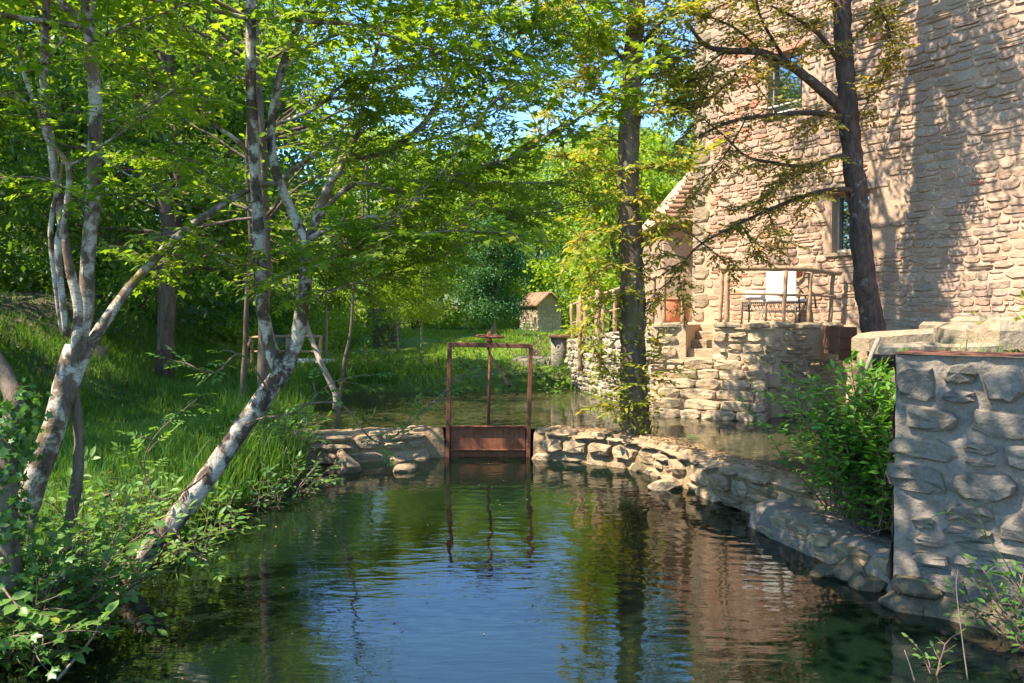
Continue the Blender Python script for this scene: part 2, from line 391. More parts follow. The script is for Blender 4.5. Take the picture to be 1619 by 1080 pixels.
gx = np.concatenate([-np.geomspace(400, 12.2, 26), np.arange(-12, 8, .16), np.geomspace(8.1, 400, 26)])
gy = np.concatenate([-np.geomspace(300, 8.5, 12), np.arange(-8, 2, .6), np.arange(2, 20, .14), np.arange(20, 36, .45), np.geomspace(36.5, 700, 26)])
GX, GY = np.meshgrid(gx, gy); GZ = ground(GX, GY)
nx, ny = len(gx), len(gy)
ii, jj = np.meshgrid(np.arange(nx - 1), np.arange(ny - 1)); a = (jj * nx + ii).ravel()
GF = np.stack([a, a + 1, a + nx + 1, a + nx], 1)
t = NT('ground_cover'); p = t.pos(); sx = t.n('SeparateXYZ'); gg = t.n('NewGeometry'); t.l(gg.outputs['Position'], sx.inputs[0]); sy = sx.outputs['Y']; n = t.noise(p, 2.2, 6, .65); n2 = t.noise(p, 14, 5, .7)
gcol = t.mix(t.math('MULTIPLY_ADD', sy, .25, -4.0, clamp=True), t.ramp(n2, [(.3, (.025, .05, .010)), (.7, (.075, .12, .022))]), t.ramp(n2, [(.3, (.07, .12, .015)), (.7, (.17, .22, .045))])); ecol = t.ramp(n2, [(.3, (.08, .06, .04)), (.72, (.20, .155, .11))])  # grass paler towards the meadow: its sunlight is put into the ground colour
# bare earth: the bank above the lawn and patches by the far shore
bare = t.math('ADD', t.math('MULTIPLY_ADD', sx.outputs['X'], -.28, -1.7, clamp=True), t.math('MULTIPLY', n, .9))
shore = t.math('MULTIPLY', t.math('MULTIPLY_ADD', t.math('ABSOLUTE', t.math('ADD', sx.outputs['Y'], -17.6)), -1.6, 1.6, clamp=True), t.math('MULTIPLY_ADD', n, 3.0, -1.0, clamp=True))
bare = t.math('MAXIMUM', bare, t.math('MULTIPLY', shore, t.math('MULTIPLY_ADD', sx.outputs['X'], .5, 2.0, clamp=True)))
bare = t.math('MAXIMUM', bare, t.math('MULTIPLY', t.math('MULTIPLY_ADD', sx.outputs['X'], 2.0, -4.2, clamp=True), t.math('MULTIPLY_ADD', sx.outputs['Y'], -.5, 6.5, clamp=True)))
c = t.mix(t.ramp(bare, [(.62, (0, 0, 0)), (.85, (1, 1, 1))]), gcol, ecol)
mudf = t.math('MULTIPLY_ADD', t.math('ADD', sx.outputs['Z'], t.math('MULTIPLY', n, .25)), -7, 2.3, clamp=True)
c = t.mix(mudf, c, t.ramp(n, [(.35, (.035, .03, .015)), (.55, (.07, .055, .03)), (.72, (.15, .11, .05))]))
M['ground_cover'] = t.done(t.principled(c, .95, t.bump(n2, .8, .04), .1))
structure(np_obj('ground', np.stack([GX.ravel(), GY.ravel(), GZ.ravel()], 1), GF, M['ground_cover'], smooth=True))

# ------------------------------------------------------------------ water
w = water_mat('lower_water', (.42, .50, .36), (.016, .036, .020), .26, 2.1,
              [((.8, 2.6, 1), 2.6, .0034, 2), ((1.4, 5.0, 1), 4.0, .0012, 2), ((.3, .5, 1), .9, .008, 1)])
t = w[0]
# rings that spread from the sluice and from the spill at the curved weir
hh = w[1]
for (cx_, cy_, k, amp, fall) in ((-.33, 11.0, 30, .0006, 1.9), (2.2, 7.7, 34, .0009, 2.0), (1.3, 10.3, 34, .0005, 1.6)):
    vs = t.n('VectorMath', operation='SUBTRACT'); t.l(w[2], vs.inputs[0]); vs.inputs[1].default_value = (cx_, cy_, 0)
    ln = t.n('VectorMath', operation='LENGTH'); t.l(vs.outputs[0], ln.inputs[0]); d = ln.outputs['Value']
    wob = t.math('MULTIPLY', t.noise(w[2], 1.6, 3), 5.0)
    s_ = t.math('SINE', t.math('ADD', t.math('MULTIPLY', d, k), wob))
    at_ = t.math('POWER', 2.718, t.math('DIVIDE', d, -fall))
    hh = t.math('ADD', hh, t.math('MULTIPLY', t.math('MULTIPLY', s_, at_), amp))
M['lower_water'] = finish_water((w[0], hh) + w[2:], 1.0)
w = water_mat('upper_water', (.40, .42, .28), (.12, .11, .05), .45, 1.75,
              [((.8, 3.0, 1), 2.2, .0035, 2), ((.3, .3, 1), 1.3, .004, 1)])
M['upper_water'] = finish_water(w, 1.0)
b = MB(); b.add([(-3.6, -8, 0), (3.8, -8, 0), (3.6, 4.6, 0), (3.2, 5.6, 0), (2.75, 7.4, 0), (2.6, 8.4, 0), (2.3, 9.4, 0), (2.0, 10.45, 0), (.26, 11.36, 0), (-.92, 11.52, 0), (-3.2, 10.9, 0), (-3.4, 8, 0), (-3.6, 4, 0)], [list(range(13))])
structure(b.build('lower_pond_water', M['lower_water']))
b = MB(); b.add([(-4.4, 10.6, .395), (-2.9, 10.88, .395), (-.92, 11.5, .395), (.26, 11.33, .395), (1.78, 10.5, .395), (2.25, 9.3, .395), (2.62, 8.3, .395), (2.9, 7.3, .395), (4.4, 7.2, .395), (5.9, 12.9, .395), (4.2, 12.95, .395), (2.5, 13.8, .395), (1.6, 18.2, .395), (-4.4, 18.2, .395)], [list(range(14))])
structure(b.build('upper_pool_water', M['upper_water']))

# ------------------------------------------------------------------ far hills
def hill(name, x0, x1, y, base, hfun, mat):
    xs = np.linspace(x0, x1, 90); rows = []
    for k, (dy, fz) in enumerate(((-90, 0), (-60, .35), (-30, .75), (0, 1), (60, .8), (140, 0))):
        zz = base + hfun(xs) * fz + 2.2 * fbm(np.stack([xs * .06, xs * 0 + dy * .06, xs * 0], -1), 4) * (fz > 0)
        rows.append(np.stack([xs, xs * 0 + y + dy, zz], 1))
    V = np.concatenate(rows); n = len(xs)
    Fq = [[r * n + i, r * n + i + 1, (r + 1) * n + i + 1, (r + 1) * n + i] for r in range(5) for i in range(n - 1)]
    return structure(np_obj(name, V, np.array(Fq), mat, smooth=True))
t = NT('hill_cover'); n = t.noise(t.pos(), .16, 7, .7); n2 = t.noise(t.pos(), .03, 3)
c = t.mix(t.ramp(n2, [(.5, (0, 0, 0)), (.62, (1, 1, 1))]), t.ramp(n, [(.35, (.02, .055, .03)), (.65, (.07, .13, .055))]), (.16, .19, .10))
M['hill_cover'] = t.done(t.principled(c, 1, t.bump(n, 1, 3), .05))
hill('hill', -260, 330, 300, 0, lambda x: 48 + 10 * np.sin(x * .02 + 1.2) + 14 * np.exp(-((x - 75) / 60) ** 2) + 6 * np.sin(x * .051), M['hill_cover'])

# ------------------------------------------------------------------ masonry
def stone_geo(w, h, d, K, rng, rough, back=.05, inn=(.74, .95)):
    ex = rng.uniform(3.5, 9.0)
    ang = (np.arange(K) + rng.uniform(-.25, .25, K)) * 2 * math.pi / K + rng.uniform(0, 1)
    c, s_ = np.cos(ang), np.sin(ang)
    rr = 1 / ((np.abs(c) ** ex + np.abs(s_) ** ex) ** (1 / ex)) * (1 + rng.uniform(-rough, rough * .25, K))
    a, b = c * rr * w / 2, s_ * rr * h / 2
    V = [np.stack([a, b, np.full(K, -back)], 1),
         np.stack([a, b, d * rng.uniform(.35, .7, K)], 1),
         np.stack([a * rng.uniform(*inn, K), b * rng.uniform(inn[0] - .04, inn[1] - .02, K), d * rng.uniform(.7, 1.15, K) + d * rng.uniform(-.25, .25) * np.sign(b)], 1),
         [[rng.uniform(-.15, .15) * w, rng.uniform(-.12, .12) * h, d * rng.uniform(.85, 1.2)]]]
    V = np.concatenate(V); Fs = []
    for r in (0, 1):
        for i in range(K):
            j = (i + 1) % K; Fs.append([r * K + i, r * K + j, (r + 1) * K + j, (r + 1) * K + i])
    for i in range(K): Fs.append([2 * K + i, 2 * K + (i + 1) % K, 3 * K])
    return V, Fs
def rock_geo(w, h, d, rng):
    import bmesh
    bm = bmesh.new(); bmesh.ops.create_icosphere(bm, subdivisions=3, radius=1)
    V = np.array([v.co[:] for v in bm.verts]); Fs = [[v.index for v in f.verts] for f in bm.faces]; bm.free()
    for _ in range(9):                                   # cut facets like a split stone
        n_ = nrm(rng.normal(size=3)); c = rng.uniform(.55, .85); q = V @ n_; V = V - np.outer(np.clip(q - c, 0, None), n_)
    V = V * (1 + .10 * fbm(V * 1.6 + rng.uniform(0, 50), 4))[:, None]
    return V * (w * .62, h * .62, d), Fs
class Path:
    def __init__(s, pts, z0=0.0):
        s.p = np.asarray(pts, float); e = np.diff(s.p, axis=0); s.len = np.hypot(e[:, 0], e[:, 1]); s.cum = np.concatenate([[0], np.cumsum(s.len)]); s.L = s.cum[-1]
    def fr(s, u):
        i = int(np.clip(np.searchsorted(s.cum, u, 'right') - 1, 0, len(s.len) - 1))
        t = (s.p[i + 1] - s.p[i]) / s.len[i]; q = s.p[i] + t * (u - s.cum[i])
        # soften the normal near the corners of a curve
        if 0 < i and u - s.cum[i] < .15 and s.smooth: t = nrm(t + (s.p[i] - s.p[i - 1]) / s.len[i - 1])
        return q, t, np.array([t[1], -t[0]])
    smooth = False
def masonry(path, z0, z1, hr, wr, dr, parent, mat_for, rng, gap=.02, rough=.16, K=10, flat=True, inn=(.74, .95), skip=None, maxn=300, name='stone', lean=0.0, warp=.0, split=.25, joined=False, u0=0, u1=None):
    """lay rubble courses along a plan path; each stone its own mesh"""
    out = []; v = z0; u1 = u1 or path.L
    while v < z1 - .3 * hr[0]:
        h = rng.uniform(*hr); h = min(h, z1 - v)
        if z1 - v - h < hr[0] * .5: h = z1 - v
        u = u0 - rng.uniform(0, wr[0])
        while u < u1:
            w_ = rng.uniform(*wr)
            ps = [(u, v, w_, h)]
            if rng.random() < split and h > hr[0] * 1.15:
                k = rng.uniform(.35, .65); ps = [(u, v, w_, h * k), (u, v + h * k, w_, h * (1 - k))]
                if rng.random() < .5: ps = [(u, v, w_ * .55, h * .5), (u + w_ * .55, v, w_ * .45, h * .5), (u, v + h * .5, w_, h * .5)]
            for (a, b_, ww, hh_) in ps:
                uc, vc = a + ww / 2, b_ + hh_ / 2
                if uc - ww * .3 < u0 or uc + ww * .3 > u1: continue
                if skip and skip(uc, vc, ww, hh_): continue
                out.append((uc, vc, ww, hh_))
            u += w_
        v += h
    order = sorted(range(len(out)), key=lambda i: -out[i][2] * out[i][3])
    keep = set(order[:maxn]) if not joined else set()
    rest = {}
    for i, (uc, vc, ww, hh_) in enumerate(out):
        m = mat_for(uc, vc, ww, hh_) if callable(mat_for) else mat_for
        q, t_, n_ = path.fr(uc)
        wv = warp * fbm(np.array([uc * .8, vc * .8, 3.0]), 2) if warp else 0
        V, Fs = stone_geo(ww - gap, hh_ - gap, rng.uniform(*dr), K, rng, rough, inn=inn)
        tilt = rng.uniform(-.05, .05); ct, st = math.cos(tilt), math.sin(tilt)
        T3 = np.array([t_[0], t_[1], 0]); N3 = np.array([n_[0], n_[1], 0]); Z3 = np.array([0, 0, 1.])
        A, B = T3 * ct + Z3 * st, Z3 * ct - T3 * st
        W = V[:, :1] * A + V[:, 1:2] * B + V[:, 2:] * N3
        c0 = np.array([q[0], q[1], vc + wv])
        if i in keep:
            mb = MB().add(W + c0, Fs); mb.build(name if m is not M['brick'] else 'brick', m, parent, org=c0, smooth=not flat)
        else:
            rest.setdefault(m.name, (MB(), m))[0].add(W + c0, Fs)
    for k_, (mb, m) in rest.items():
        stuff(mb.build('small_stones', m, parent, smooth=not flat))
    return out
def rough_face(path, z0, z1, parent, mat, amp=.03, step=.08, name='mortar', hole=None, off=0.0, fq=3.0, top=None, u0=0, u1=None):
    u1 = u1 or path.L
    us = np.linspace(u0, u1, max(2, int((u1 - u0) / step) + 1)); vs = np.linspace(z0, z1, max(2, int((z1 - z0) / step) + 1))
    V = np.zeros((len(vs), len(us), 3))
    for i, u in enumerate(us):
        q, t_, n_ = path.fr(min(u, u1 - 1e-6))
        P = np.stack([np.full(len(vs), q[0]), np.full(len(vs), q[1]), vs], 1)
        d = amp * fbm(P * fq, 4) + off
        V[:, i] = P + np.outer(d, [n_[0], n_[1], 0])
    nu = len(us); Fs = []
    for r in range(len(vs) - 1):
        for c_ in range(nu - 1):
            if hole and hole((us[c_] + us[c_ + 1]) / 2, (vs[r] + vs[r + 1]) / 2): continue
            Fs.append([r * nu + c_, r * nu + c_ + 1, (r + 1) * nu + c_ + 1, (r + 1) * nu + c_])
    return np_obj(name, V.reshape(-1, 3), np.array(Fs), mat, parent, smooth=True)

# ------------------------------------------------------------------ the stone house on the terrace
HA = np.array([3.60, 15.90]); HB = np.array([8.66, 8.57])
ht = nrm(HB - HA); hn = np.array([ht[1], -ht[0]]); HN3 = np.array([hn[0], hn[1], 0])
def house_uv(px, py):
    q = on_plane(px, py, (HA[0], HA[1], 0), HN3); return float((q[:2] - HA) @ ht), float(q[2])
house = thing('stone_house', 'tall old house of pinkish rubble stone rising behind the terrace', 'house', (HA[0], HA[1], 1.2))
hp = Path([HA, HB])
HTOP = 10.2
def rect(px0, py0, px1, py1):
    (a, b_), (c_, d) = house_uv(px0, py0), house_uv(px1, py1)
    return min(a, c_), max(a, c_), min(b_, d), max(b_, d)
W1 = rect(1213, 92, 1266, 172); W2 = rect(1314, 308, 1374, 396)
def in_win(u, v, mx=0.0, mz=0.0):
    return any(a - mx < u < b_ + mx and c_ - mz < v < d + mz for a, b_, c_, d in (W1, W2))
rough_face(hp, 1.2, HTOP, house, M['house_mortar'], .014, .06, 'wall', hole=in_win, fq=4.0)
hr_ = np.random.default_rng(11)
def house_mat(u, v, ww, hh_):
    # a patch of brickwork left of the upper window, odd bricks elsewhere
    a, b_, c_, d = W1
    if a - .95 < u < a + .05 and c_ - .35 < v < d + .5 and hr_.random() < .55: return M['brick']
    if u < 1.6 and hh_ < .11 and hr_.random() < .22: return M['brick']
    return M['brick'] if hr_.random() < .015 and hh_ < .12 else M['house_stone']
P2 = rect(1372, 255, 1428, 400)
def hskip(u, v, ww, hh_):
    if in_win(u, v, ww * .5 + .0, hh_ * .45): return True
    if u < .42: return True
    return P2[0] - .1 < u < P2[1] and P2[2] < v < P2[3] and hr_.random() < .72
zsplit = 5.1
masonry(hp, 1.55, zsplit, (.085, .17), (.14, .40), (.012, .026), house, house_mat, hr_, gap=.014, rough=.13, inn=(.84, .97), skip=hskip, maxn=160, warp=.04, u1=6.75, u0=.0)
# thin flat courses high up on the far half, big blocks on the near half
masonry(hp, zsplit, 8.4, (.07, .15), (.14, .36), (.011, .022), house, house_mat, hr_, gap=.012, rough=.11, inn=(.84, .97), skip=hskip, maxn=60, warp=.04, u1=2.9, split=.12)
masonry(hp, zsplit, 7.6, (.09, .21), (.15, .44), (.014, .036), house, house_mat, hr_, gap=.016, rough=.15, inn=(.80, .96), skip=lambda u, v, w_, h: in_win(u, v, w_ * .5, h * .45), maxn=80, warp=.05, u0=2.9, u1=6.75, split=.35)
# squared quoins on the free corner
v = 1.9; k = 0
while v < 8.3:
    h = hr_.uniform(.24, .32); w_ = .42 if k % 2 else .30
    V, Fs = stone_geo(w_, h - .02, .045, 10, hr_, .03); ex = np.array([ht[0], ht[1], 0])
    c0 = np.array([*(HA + ht * (w_ / 2 + .005)), v + h / 2])
    MB().add(V[:, :1] * ex + V[:, 1:2] * np.array([0, 0, 1]) + V[:, 2:] * HN3 + c0, Fs).build('corner_stone', M['pale_stone'], house, org=c0)
    v += h; k += 1
hin = -hn
b = MB(); b.prism([HA + hin * .32 + ht * .02, HB + hin * .32, HB + hin * 6.5, HA + hin * 6.5 + ht * .02], 1.2, HTOP - .01); b.build('core', M['house_mortar'], house)
b = MB(); b.prism([HA + ht * .003, HA + ht * .35, HA + ht * .35 + hin * 6.4, HA + ht * .003 + hin * 6.4], 1.2, HTOP - .02); b.build('side_wall', M['house_mortar'], house)
b = MB(); b.prism([HA - hin * .35 - ht * .35, HB - hin * .35, HB + hin * 7, HA + hin * 7 - ht * .35], HTOP, HTOP + .18); b.build('roof', M['roof_tile'], house)
def hpt(u, v, d): q = HA + ht * u + hin * d; return np.array([q[0], q[1], v])
RH = np.array([[ht[0], hin[0], 0], [ht[1], hin[1], 0], [0, 0, 1]])
for wi, (a, b_, c_, d) in enumerate((W1, W2)):
    g = MB()
    for u_ in (a, b_):
        g.add([hpt(u_, c_, -.01), hpt(u_, d, -.01), hpt(u_, d, .3), hpt(u_, c_, .3)], [[0, 1, 2, 3]])
    g.add([hpt(a, c_, -.01), hpt(b_, c_, -.01), hpt(b_, c_, .3), hpt(a, c_, .3)], [[0, 1, 2, 3]])
    g.add([hpt(a, d, -.01), hpt(b_, d, -.01), hpt(b_, d, .3), hpt(a, d, .3)], [[0, 1, 2, 3]])
    g.build('reveal', M['house_mortar'], house)
    wf = MB(); fw = .055; cz = (c_ + d) / 2; cu = (a + b_) / 2
    for u_ in (a + fw / 2, b_ - fw / 2): wf.box(hpt(u_, cz, .16), (fw, .06, d - c_ - .004), RH)
    for z_ in (c_ + fw / 2, d - fw / 2): wf.box(hpt(cu, z_, .16), (b_ - a - 2 * fw, .06, fw), RH)
    fo = wf.build('window', M['frame'], house, bevel=.004)
    MB().box(hpt(cu, cz, .175), (b_ - a - 2 * fw + .01, .012, d - c_ - 2 * fw + .01), RH).build('pane', M['glass'], fo)
    lt = MB(); lt.box(hpt(cu, d + .055, -.018), (b_ - a + .22, .07, .10), RH); lt.build('lintel', M['pale_stone'] if wi else M['brick'], house, bevel=.008)
    sl_ = MB(); sl_.box(hpt(cu, c_ - .035, -.012), (b_ - a + .16, .09, .055), RH); sl_.build('sill', M['pale_stone'], house, bevel=.008)
    if wi == 0:
        for z_ in (c_ + .03, c_ + .16):
            MB().tube([hpt(a - .02, z_, .03), hpt(b_ + .02, z_, .03)], .014, 6).build('guard_rail', M['cushion'], fo)
# ------------------------------------------------------------------ low tiled wing beyond the house corner
wing = thing('tiled_wing', 'low stone wing with ruined terracotta tile roof behind the house corner', 'outbuilding', (3.5, 18.6, 1.2))
b = MB(); b.prism([(3.55, 18.7), (6.4, 18.7), (6.4, 22.5), (3.55, 22.5)], 1.0, 4.15); b.build('wall', M['house_stone'], wing)
b = MB(); b.add([(3.35, 18.45, 4.16), (6.4, 18.45, 4.16), (6.4, 20.6, 5.75), (4.55, 20.6, 5.75), (3.35, 22.6, 4.16), (6.4, 22.6, 4.16)], [[0, 1, 2, 3], [0, 3, 4], [4, 3, 2, 5], [0, 4, 5, 1]]); b.build('roof', M['house_mortar'], wing)
rng = np.random.default_rng(3)
sl = nrm(np.array([0, 2.15, 1.59])); nn = np.array([0, -sl[2], sl[1]])
for r in range(11):
    base = np.array([0, 18.40, 4.16]) + sl * (r * .235)
    xl = 3.36 + r * .115
    V = []; x = xl
    for c_ in range(5):
        L = .34; mb = MB(); rad = .075 * rng.uniform(.9, 1.1); pts = []
        for e_, xx in ((0, x), (1, x + L + .04)):
            for j in range(6):
                an = math.pi * j / 5; rr = rad * (1 - .12 * e_)
                pts.append(np.array([xx, 0, 0]) + base + sl * (math.cos(an) * rr) + nn * (math.sin(an) * rr + .01 + .012 * e_))
        mb.add(pts, [[j, j + 1, j + 7, j + 6] for j in range(5)]); mb.add([p_ - nn * .012 for p_ in pts], [[j + 6, j + 7, j + 1, j] for j in range(5)])
        mb.build('tile', M['roof_tile'], wing, org=pts[0]); x += L * rng.uniform(.93, 1.0)

# ------------------------------------------------------------------ terrace, its steps and the ramp wall
C0, C1, C2 = np.array([2.35, 13.40]), np.array([4.12, 12.60]), np.array([5.45, 13.10])
T0 = np.array([1.28, 18.3])
TZ = 1.87
ft = nrm(C1 - C0); fn = np.array([ft[1], -ft[0]])
def fu(px): q = on_plane(px, 560, (C0[0], C0[1], 0), np.array([fn[0], fn[1], 0])); return float((q[:2] - C0) @ ft)
n0, n1 = fu(1084), fu(1127)
terr = thing('stone_terrace', 'sunlit rubble stone terrace beside the upper pool, under the house', 'terrace', (4.0, 13.4, .3))
D = -fn
NA, NB = C0 + ft * n0, C0 + ft * n1
b = MB(); b.prism([C0, NA, NA + D * 1.15, NB + D * 1.15, NB, C1, C2, (5.95, 12.5), (8, 15), (3.9, 18.6), (2.6, 18.6)], -.3, TZ - .012); b.build('core', M['terrace_mortar'], terr)
rt = np.random.default_rng(21)
pL, pR, pS = Path([C0, NA]), Path([NB, C1]), Path([C1, C2])
for pth in (pL, pR, pS): rough_face(pth, -.3, TZ, terr, M['terrace_mortar'], .02, .06, 'mortar', off=.0, fq=4)
skf = None
masonry(pL, .32, TZ - .04, (.13, .22), (.16, .38), (.04, .075), terr, M['terrace_stone'], rt, gap=.022, rough=.2, maxn=60)
masonry(pR, 1.1, TZ - .04, (.10, .20), (.16, .40), (.04, .075), terr, M['terrace_stone'], rt, gap=.022, rough=.2, maxn=60, u1=pR.L + .05)
masonry(pS, .34, TZ - .04, (.10, .20), (.15, .36), (.04, .075), terr, M['terrace_stone'], rt, gap=.025, rough=.22, maxn=110, u0=-.05, skip=lambda u, v, w_, h: u > .72 and v > 1.3)
# coping along the edge
for pth in (pL, pR, pS):
    u = 0
    while u < pth.L - .05:
        w_ = min(rt.uniform(.32, .6), pth.L - u); q, t_, n_ = pth.fr(u + w_ / 2)
        R = np.array([[t_[0], n_[0], 0], [t_[1], n_[1], 0], [0, 0, 1]])
        V, Fs = stone_geo(w_ - .012, .36, .075, 10, rt, .06, .0)
        c0 = np.array([q[0] - n_[0] * .10, q[1] - n_[1] * .10, TZ - .045 + rt.uniform(-.006, .01)])
        W = V[:, :1] * R[:, 0] + V[:, 1:2] * R[:, 1] + V[:, 2:] * R[:, 2] + c0
        MB().add(W, Fs).build('coping_stone', M['pale_stone'], terr, org=c0, smooth=False); u += w_
# lower flight: five long treads that step out into the pool; upper flight: three in the notch
steps = thing('stone_steps', 'worn stone steps climbing from the pool water to the terrace', 'steps', (*(C0 + ft * 1.0 + fn * .4), .3))
for k in range(6):
    zt = .52 + .155 * k; off = .62 - .112 * k; ua, ub = .10 + .05 * k, 1.93 - .012 * k
    if k == 5: ua, ub = n0 - .02, n1 + .5
    u = ua
    bm = MB(); Ra, Rb = C0 + ft * ua + fn * (off - .05), C0 + ft * ub + fn * (off - .05)
    bm.prism([Ra, Rb, C0 + ft * ub - fn * .05, C0 + ft * ua - fn * .05], -.2 if k == 0 else zt - .17, zt - .02); bm.build('tread_bed', M['terrace_mortar'], steps)
    while u < ub - .08:
        w_ = min(rt.uniform(.28, .62), ub - u)
        V, Fs = stone_geo(w_ - .012, .165, .05, 10, rt, .07, .22)
        q = C0 + ft * (u + w_ / 2) + fn * (off - .02); c0 = np.array([q[0], q[1], zt - .075])
        W = V[:, :1] * np.array([*ft, 0]) + V[:, 1:2] * np.array([0, 0, 1]) + V[:, 2:] * np.array([*fn, 0]) + c0
        MB().add(W, Fs).build('step_stone', M['terrace_stone'], steps, org=c0, smooth=False); u += w_
for k in range(3):
    zt = 1.46 + .14 * k; s0 = .12 + .33 * k
    q0, q1 = NA + D * s0 + ft * .004, NB + D * s0 - ft * .004
    b = MB(); b.prism([q0, q1, NB + D * (1.145) - ft * .004, NA + D * 1.145 + ft * .004], .9, zt); b.build('notch_step', M['terrace_stone'], steps, bevel=.015)
b = MB(); b.prism([NA + ft * .004 - D * .02, NB - ft * .004 - D * .02, NB + D * 1.147 - ft * .004, NA + D * 1.147 + ft * .004], .2, 1.32); b.build('notch_bed', M['terrace_mortar'], steps)
# ramp wall
ramp = thing('ramp_wall', 'pale rubble retaining wall running back along the upper pool', 'wall', (1.8, 15.8, .3))
pr = Path([T0, C0 - ft * .003])
b = MB(); b.prism([T0, C0 - ft * .003, C0 + np.array([.35, .55]), T0 + np.array([.5, .1])], -.3, [1.46, 1.84, 1.84, 1.46]); b.build('core', M['ramp_stone'], ramp)
def ramp_top(u): return 1.46 + (TZ - 1.46) * u / pr.L
masonry(pr, .3, TZ + .02, (.10, .19), (.16, .36), (.03, .08), ramp, M['ramp_stone'], rt, gap=.02, rough=.22, maxn=200, skip=lambda u, v, w_, h: v + h * .35 > ramp_top(u), K=8)

# ------------------------------------------------------------------ log railings
def log(pts, r, n=8, wob=.012):
    pts = np.asarray(pts, float); k = max(4, int(np.linalg.norm(pts[-1] - pts[0]) / .12))
    tt = np.linspace(0, 1, k)[:, None]; seg = np.linspace(0, 1, len(pts))
    P = np.stack([np.interp(tt[:, 0], seg, pts[:, i]) for i in range(3)], 1)
    o = RNG.uniform(0, 99); P = P + wob * np.stack([fbm(np.stack([tt[:, 0] * 3, tt[:, 0] * 0 + o + i * 9, tt[:, 0] * 0], -1), 2) for i in range(3)], 1)
    return MB().tube(P, r * (1 + .12 * fbm(np.stack([tt[:, 0] * 6, tt[:, 0] * 0 + o, tt[:, 0] * 0], -1), 2)), n, .05)
rail = thing('log_railing', 'rustic log railing on the terrace edge in front of the bench', 'railing', (4.2, 12.9, TZ))
ED = 12.78
def tp(px, py, Y): return at(px, py, Y)
pc = {'a': (1140, 13.22), 'b': (1150, 12.98), 'c': (1243, 12.80), 'd': (1280, 12.92), 'e': (1318, 13.06)}
def railz(py, Y): return at(1200, py, Y)[2]
for nme, (px, Y), ptop in (('a', pc['a'], 432), ('b', pc['b'], 428), ('c', pc['c'], 428), ('d', pc['d'], 432), ('e', pc['e'], 434)):
    t0 = at(px, ptop, Y); lean = {'e': -.06, 'c': -.03}.get(nme, 0)
    log([(t0[0] + lean, t0[1], TZ - .02), tuple(t0)], .036 if nme != 'b' else .042).build('post', M['log'], rail, smooth=True)
log([at(1138, 424, 12.98), at(1243, 423, 12.80), at(1282, 427, 12.92), at(1328, 434, 13.08)], .040).build('top_rail', M['log'], rail, smooth=True)
log([at(1138, 434, 13.35), at(1152, 424, 12.96)], .036).build('top_rail', M['log'], rail, smooth=True)
log([at(1150, 464, 12.98), at(1243, 466, 12.80)], .022).build('mid_rail', M['log'], rail, smooth=True)
log([at(1243, 466, 12.80), at(1280, 466, 12.92), at(1320, 470, 13.06)], .022).build('mid_rail', M['log'], rail, smooth=True)
rail2 = thing('ramp_railing', 'long rustic log railing climbing beside the ramp wall', 'railing', (1.8, 15.8, 1.5))
def rp(u, dx=0.10):
    q, t_, n_ = pr.fr(u); return np.array([q[0] - n_[0] * dx, q[1] - n_[1] * dx, ramp_top(u)])
for u in (.05, .45, .95, 1.75, 2.25, 2.9, 3.35, 3.85, 4.35, 4.8):
    p0 = rp(u); log([p0 - (0, 0, .03), p0 + (RNG.uniform(-.03, .03), 0, .82)], .038).build('post', M['log'], rail2, smooth=True)
for u in (1.35, 2.55):
    p0 = rp(u, -.12); log([p0 - (0, 0, .75), p0 + (0, 0, .86)], .05).build('post', M['log'], rail2, smooth=True)
log([rp(-.1 + .1) + (0, 0, .80), rp(2.3) + (0, 0, .81), rp(4.95) + (0, 0, .80)], .032).build('top_rail', M['log'], rail2, smooth=True)
log([rp(0) + (0, 0, .38), rp(2.3) + (0, 0, .42), rp(4.9) + (0, 0, .40)], .022).build('mid_rail', M['log'], rail2, smooth=True)
rail3 = thing('corner_railing', 'short log railing near the terracotta pot at the top of the steps', 'railing', (2.6, 13.5, TZ))
e0, e1, e2 = at(1014, 500, 13.75), at(1050, 500, 13.45), at(1079, 500, 13.25)
for e_ in (e0, e1, e2): log([(e_[0], e_[1], TZ - .03), (e_[0], e_[1], TZ + .84)], .036).build('post', M['log'], rail3, smooth=True)
log([(e0[0], e0[1], TZ + .82), (e1[0], e1[1], TZ + .80), (e2[0], e2[1], TZ + .80)], .034).build('top_rail', M['log'], rail3, smooth=True)

# ------------------------------------------------------------------ terrace furniture
bench = thing('iron_bench', 'wrought iron lounge bench with white back cushion on the terrace', 'bench', (4.2, 13.75, TZ))
bx0, bx1, by0, by1 = 3.93, 4.92, 13.25, 13.72; sz = TZ + .36
by1 = 13.66
b = MB(); b.tube([(bx0, by0, sz), (bx1, by0, sz), (bx1, by1, sz), (bx0, by1, sz), (bx0, by0, sz)], .016, 6); b.tube([(bx0, by0, sz - .14), (bx1, by0, sz - .14)], .012, 6); b.tube([(bx0, by0, sz - .14), (bx0, by1, sz - .14)], .012, 6); b.build('seat_frame', M['iron'], bench, smooth=True)
b = MB()
for i in range(15):
    x = bx0 + (bx1 - bx0) * (i + .5) / 15
    b.tube([(x - .03, by0, sz - .14), (x + .03, by0, sz)], .006, 4); b.tube([(x + .03, by0, sz - .14), (x - .03, by0, sz)], .006, 4)
for i in range(7):
    y = by0 + (by1 - by0) * (i + .5) / 7
    b.tube([(bx0, y, sz - .14), (bx0, y, sz)], .006, 4); b.tube([(bx0, y, sz), (bx1, y, sz)], .006, 4)
stuff(b.build('lattice', M['iron'], bench))
for x in (bx0, bx0 + .28, bx1 - .22, bx1):
    for y in ((by0, by1) if x in (bx0, bx1) else (by0,)):
        MB().tube([(x, y, sz), (x + .012, y, sz - .2), (x, y, TZ - .01)], .017, 6).build('leg', M['iron'], bench, smooth=True)
b = MB()
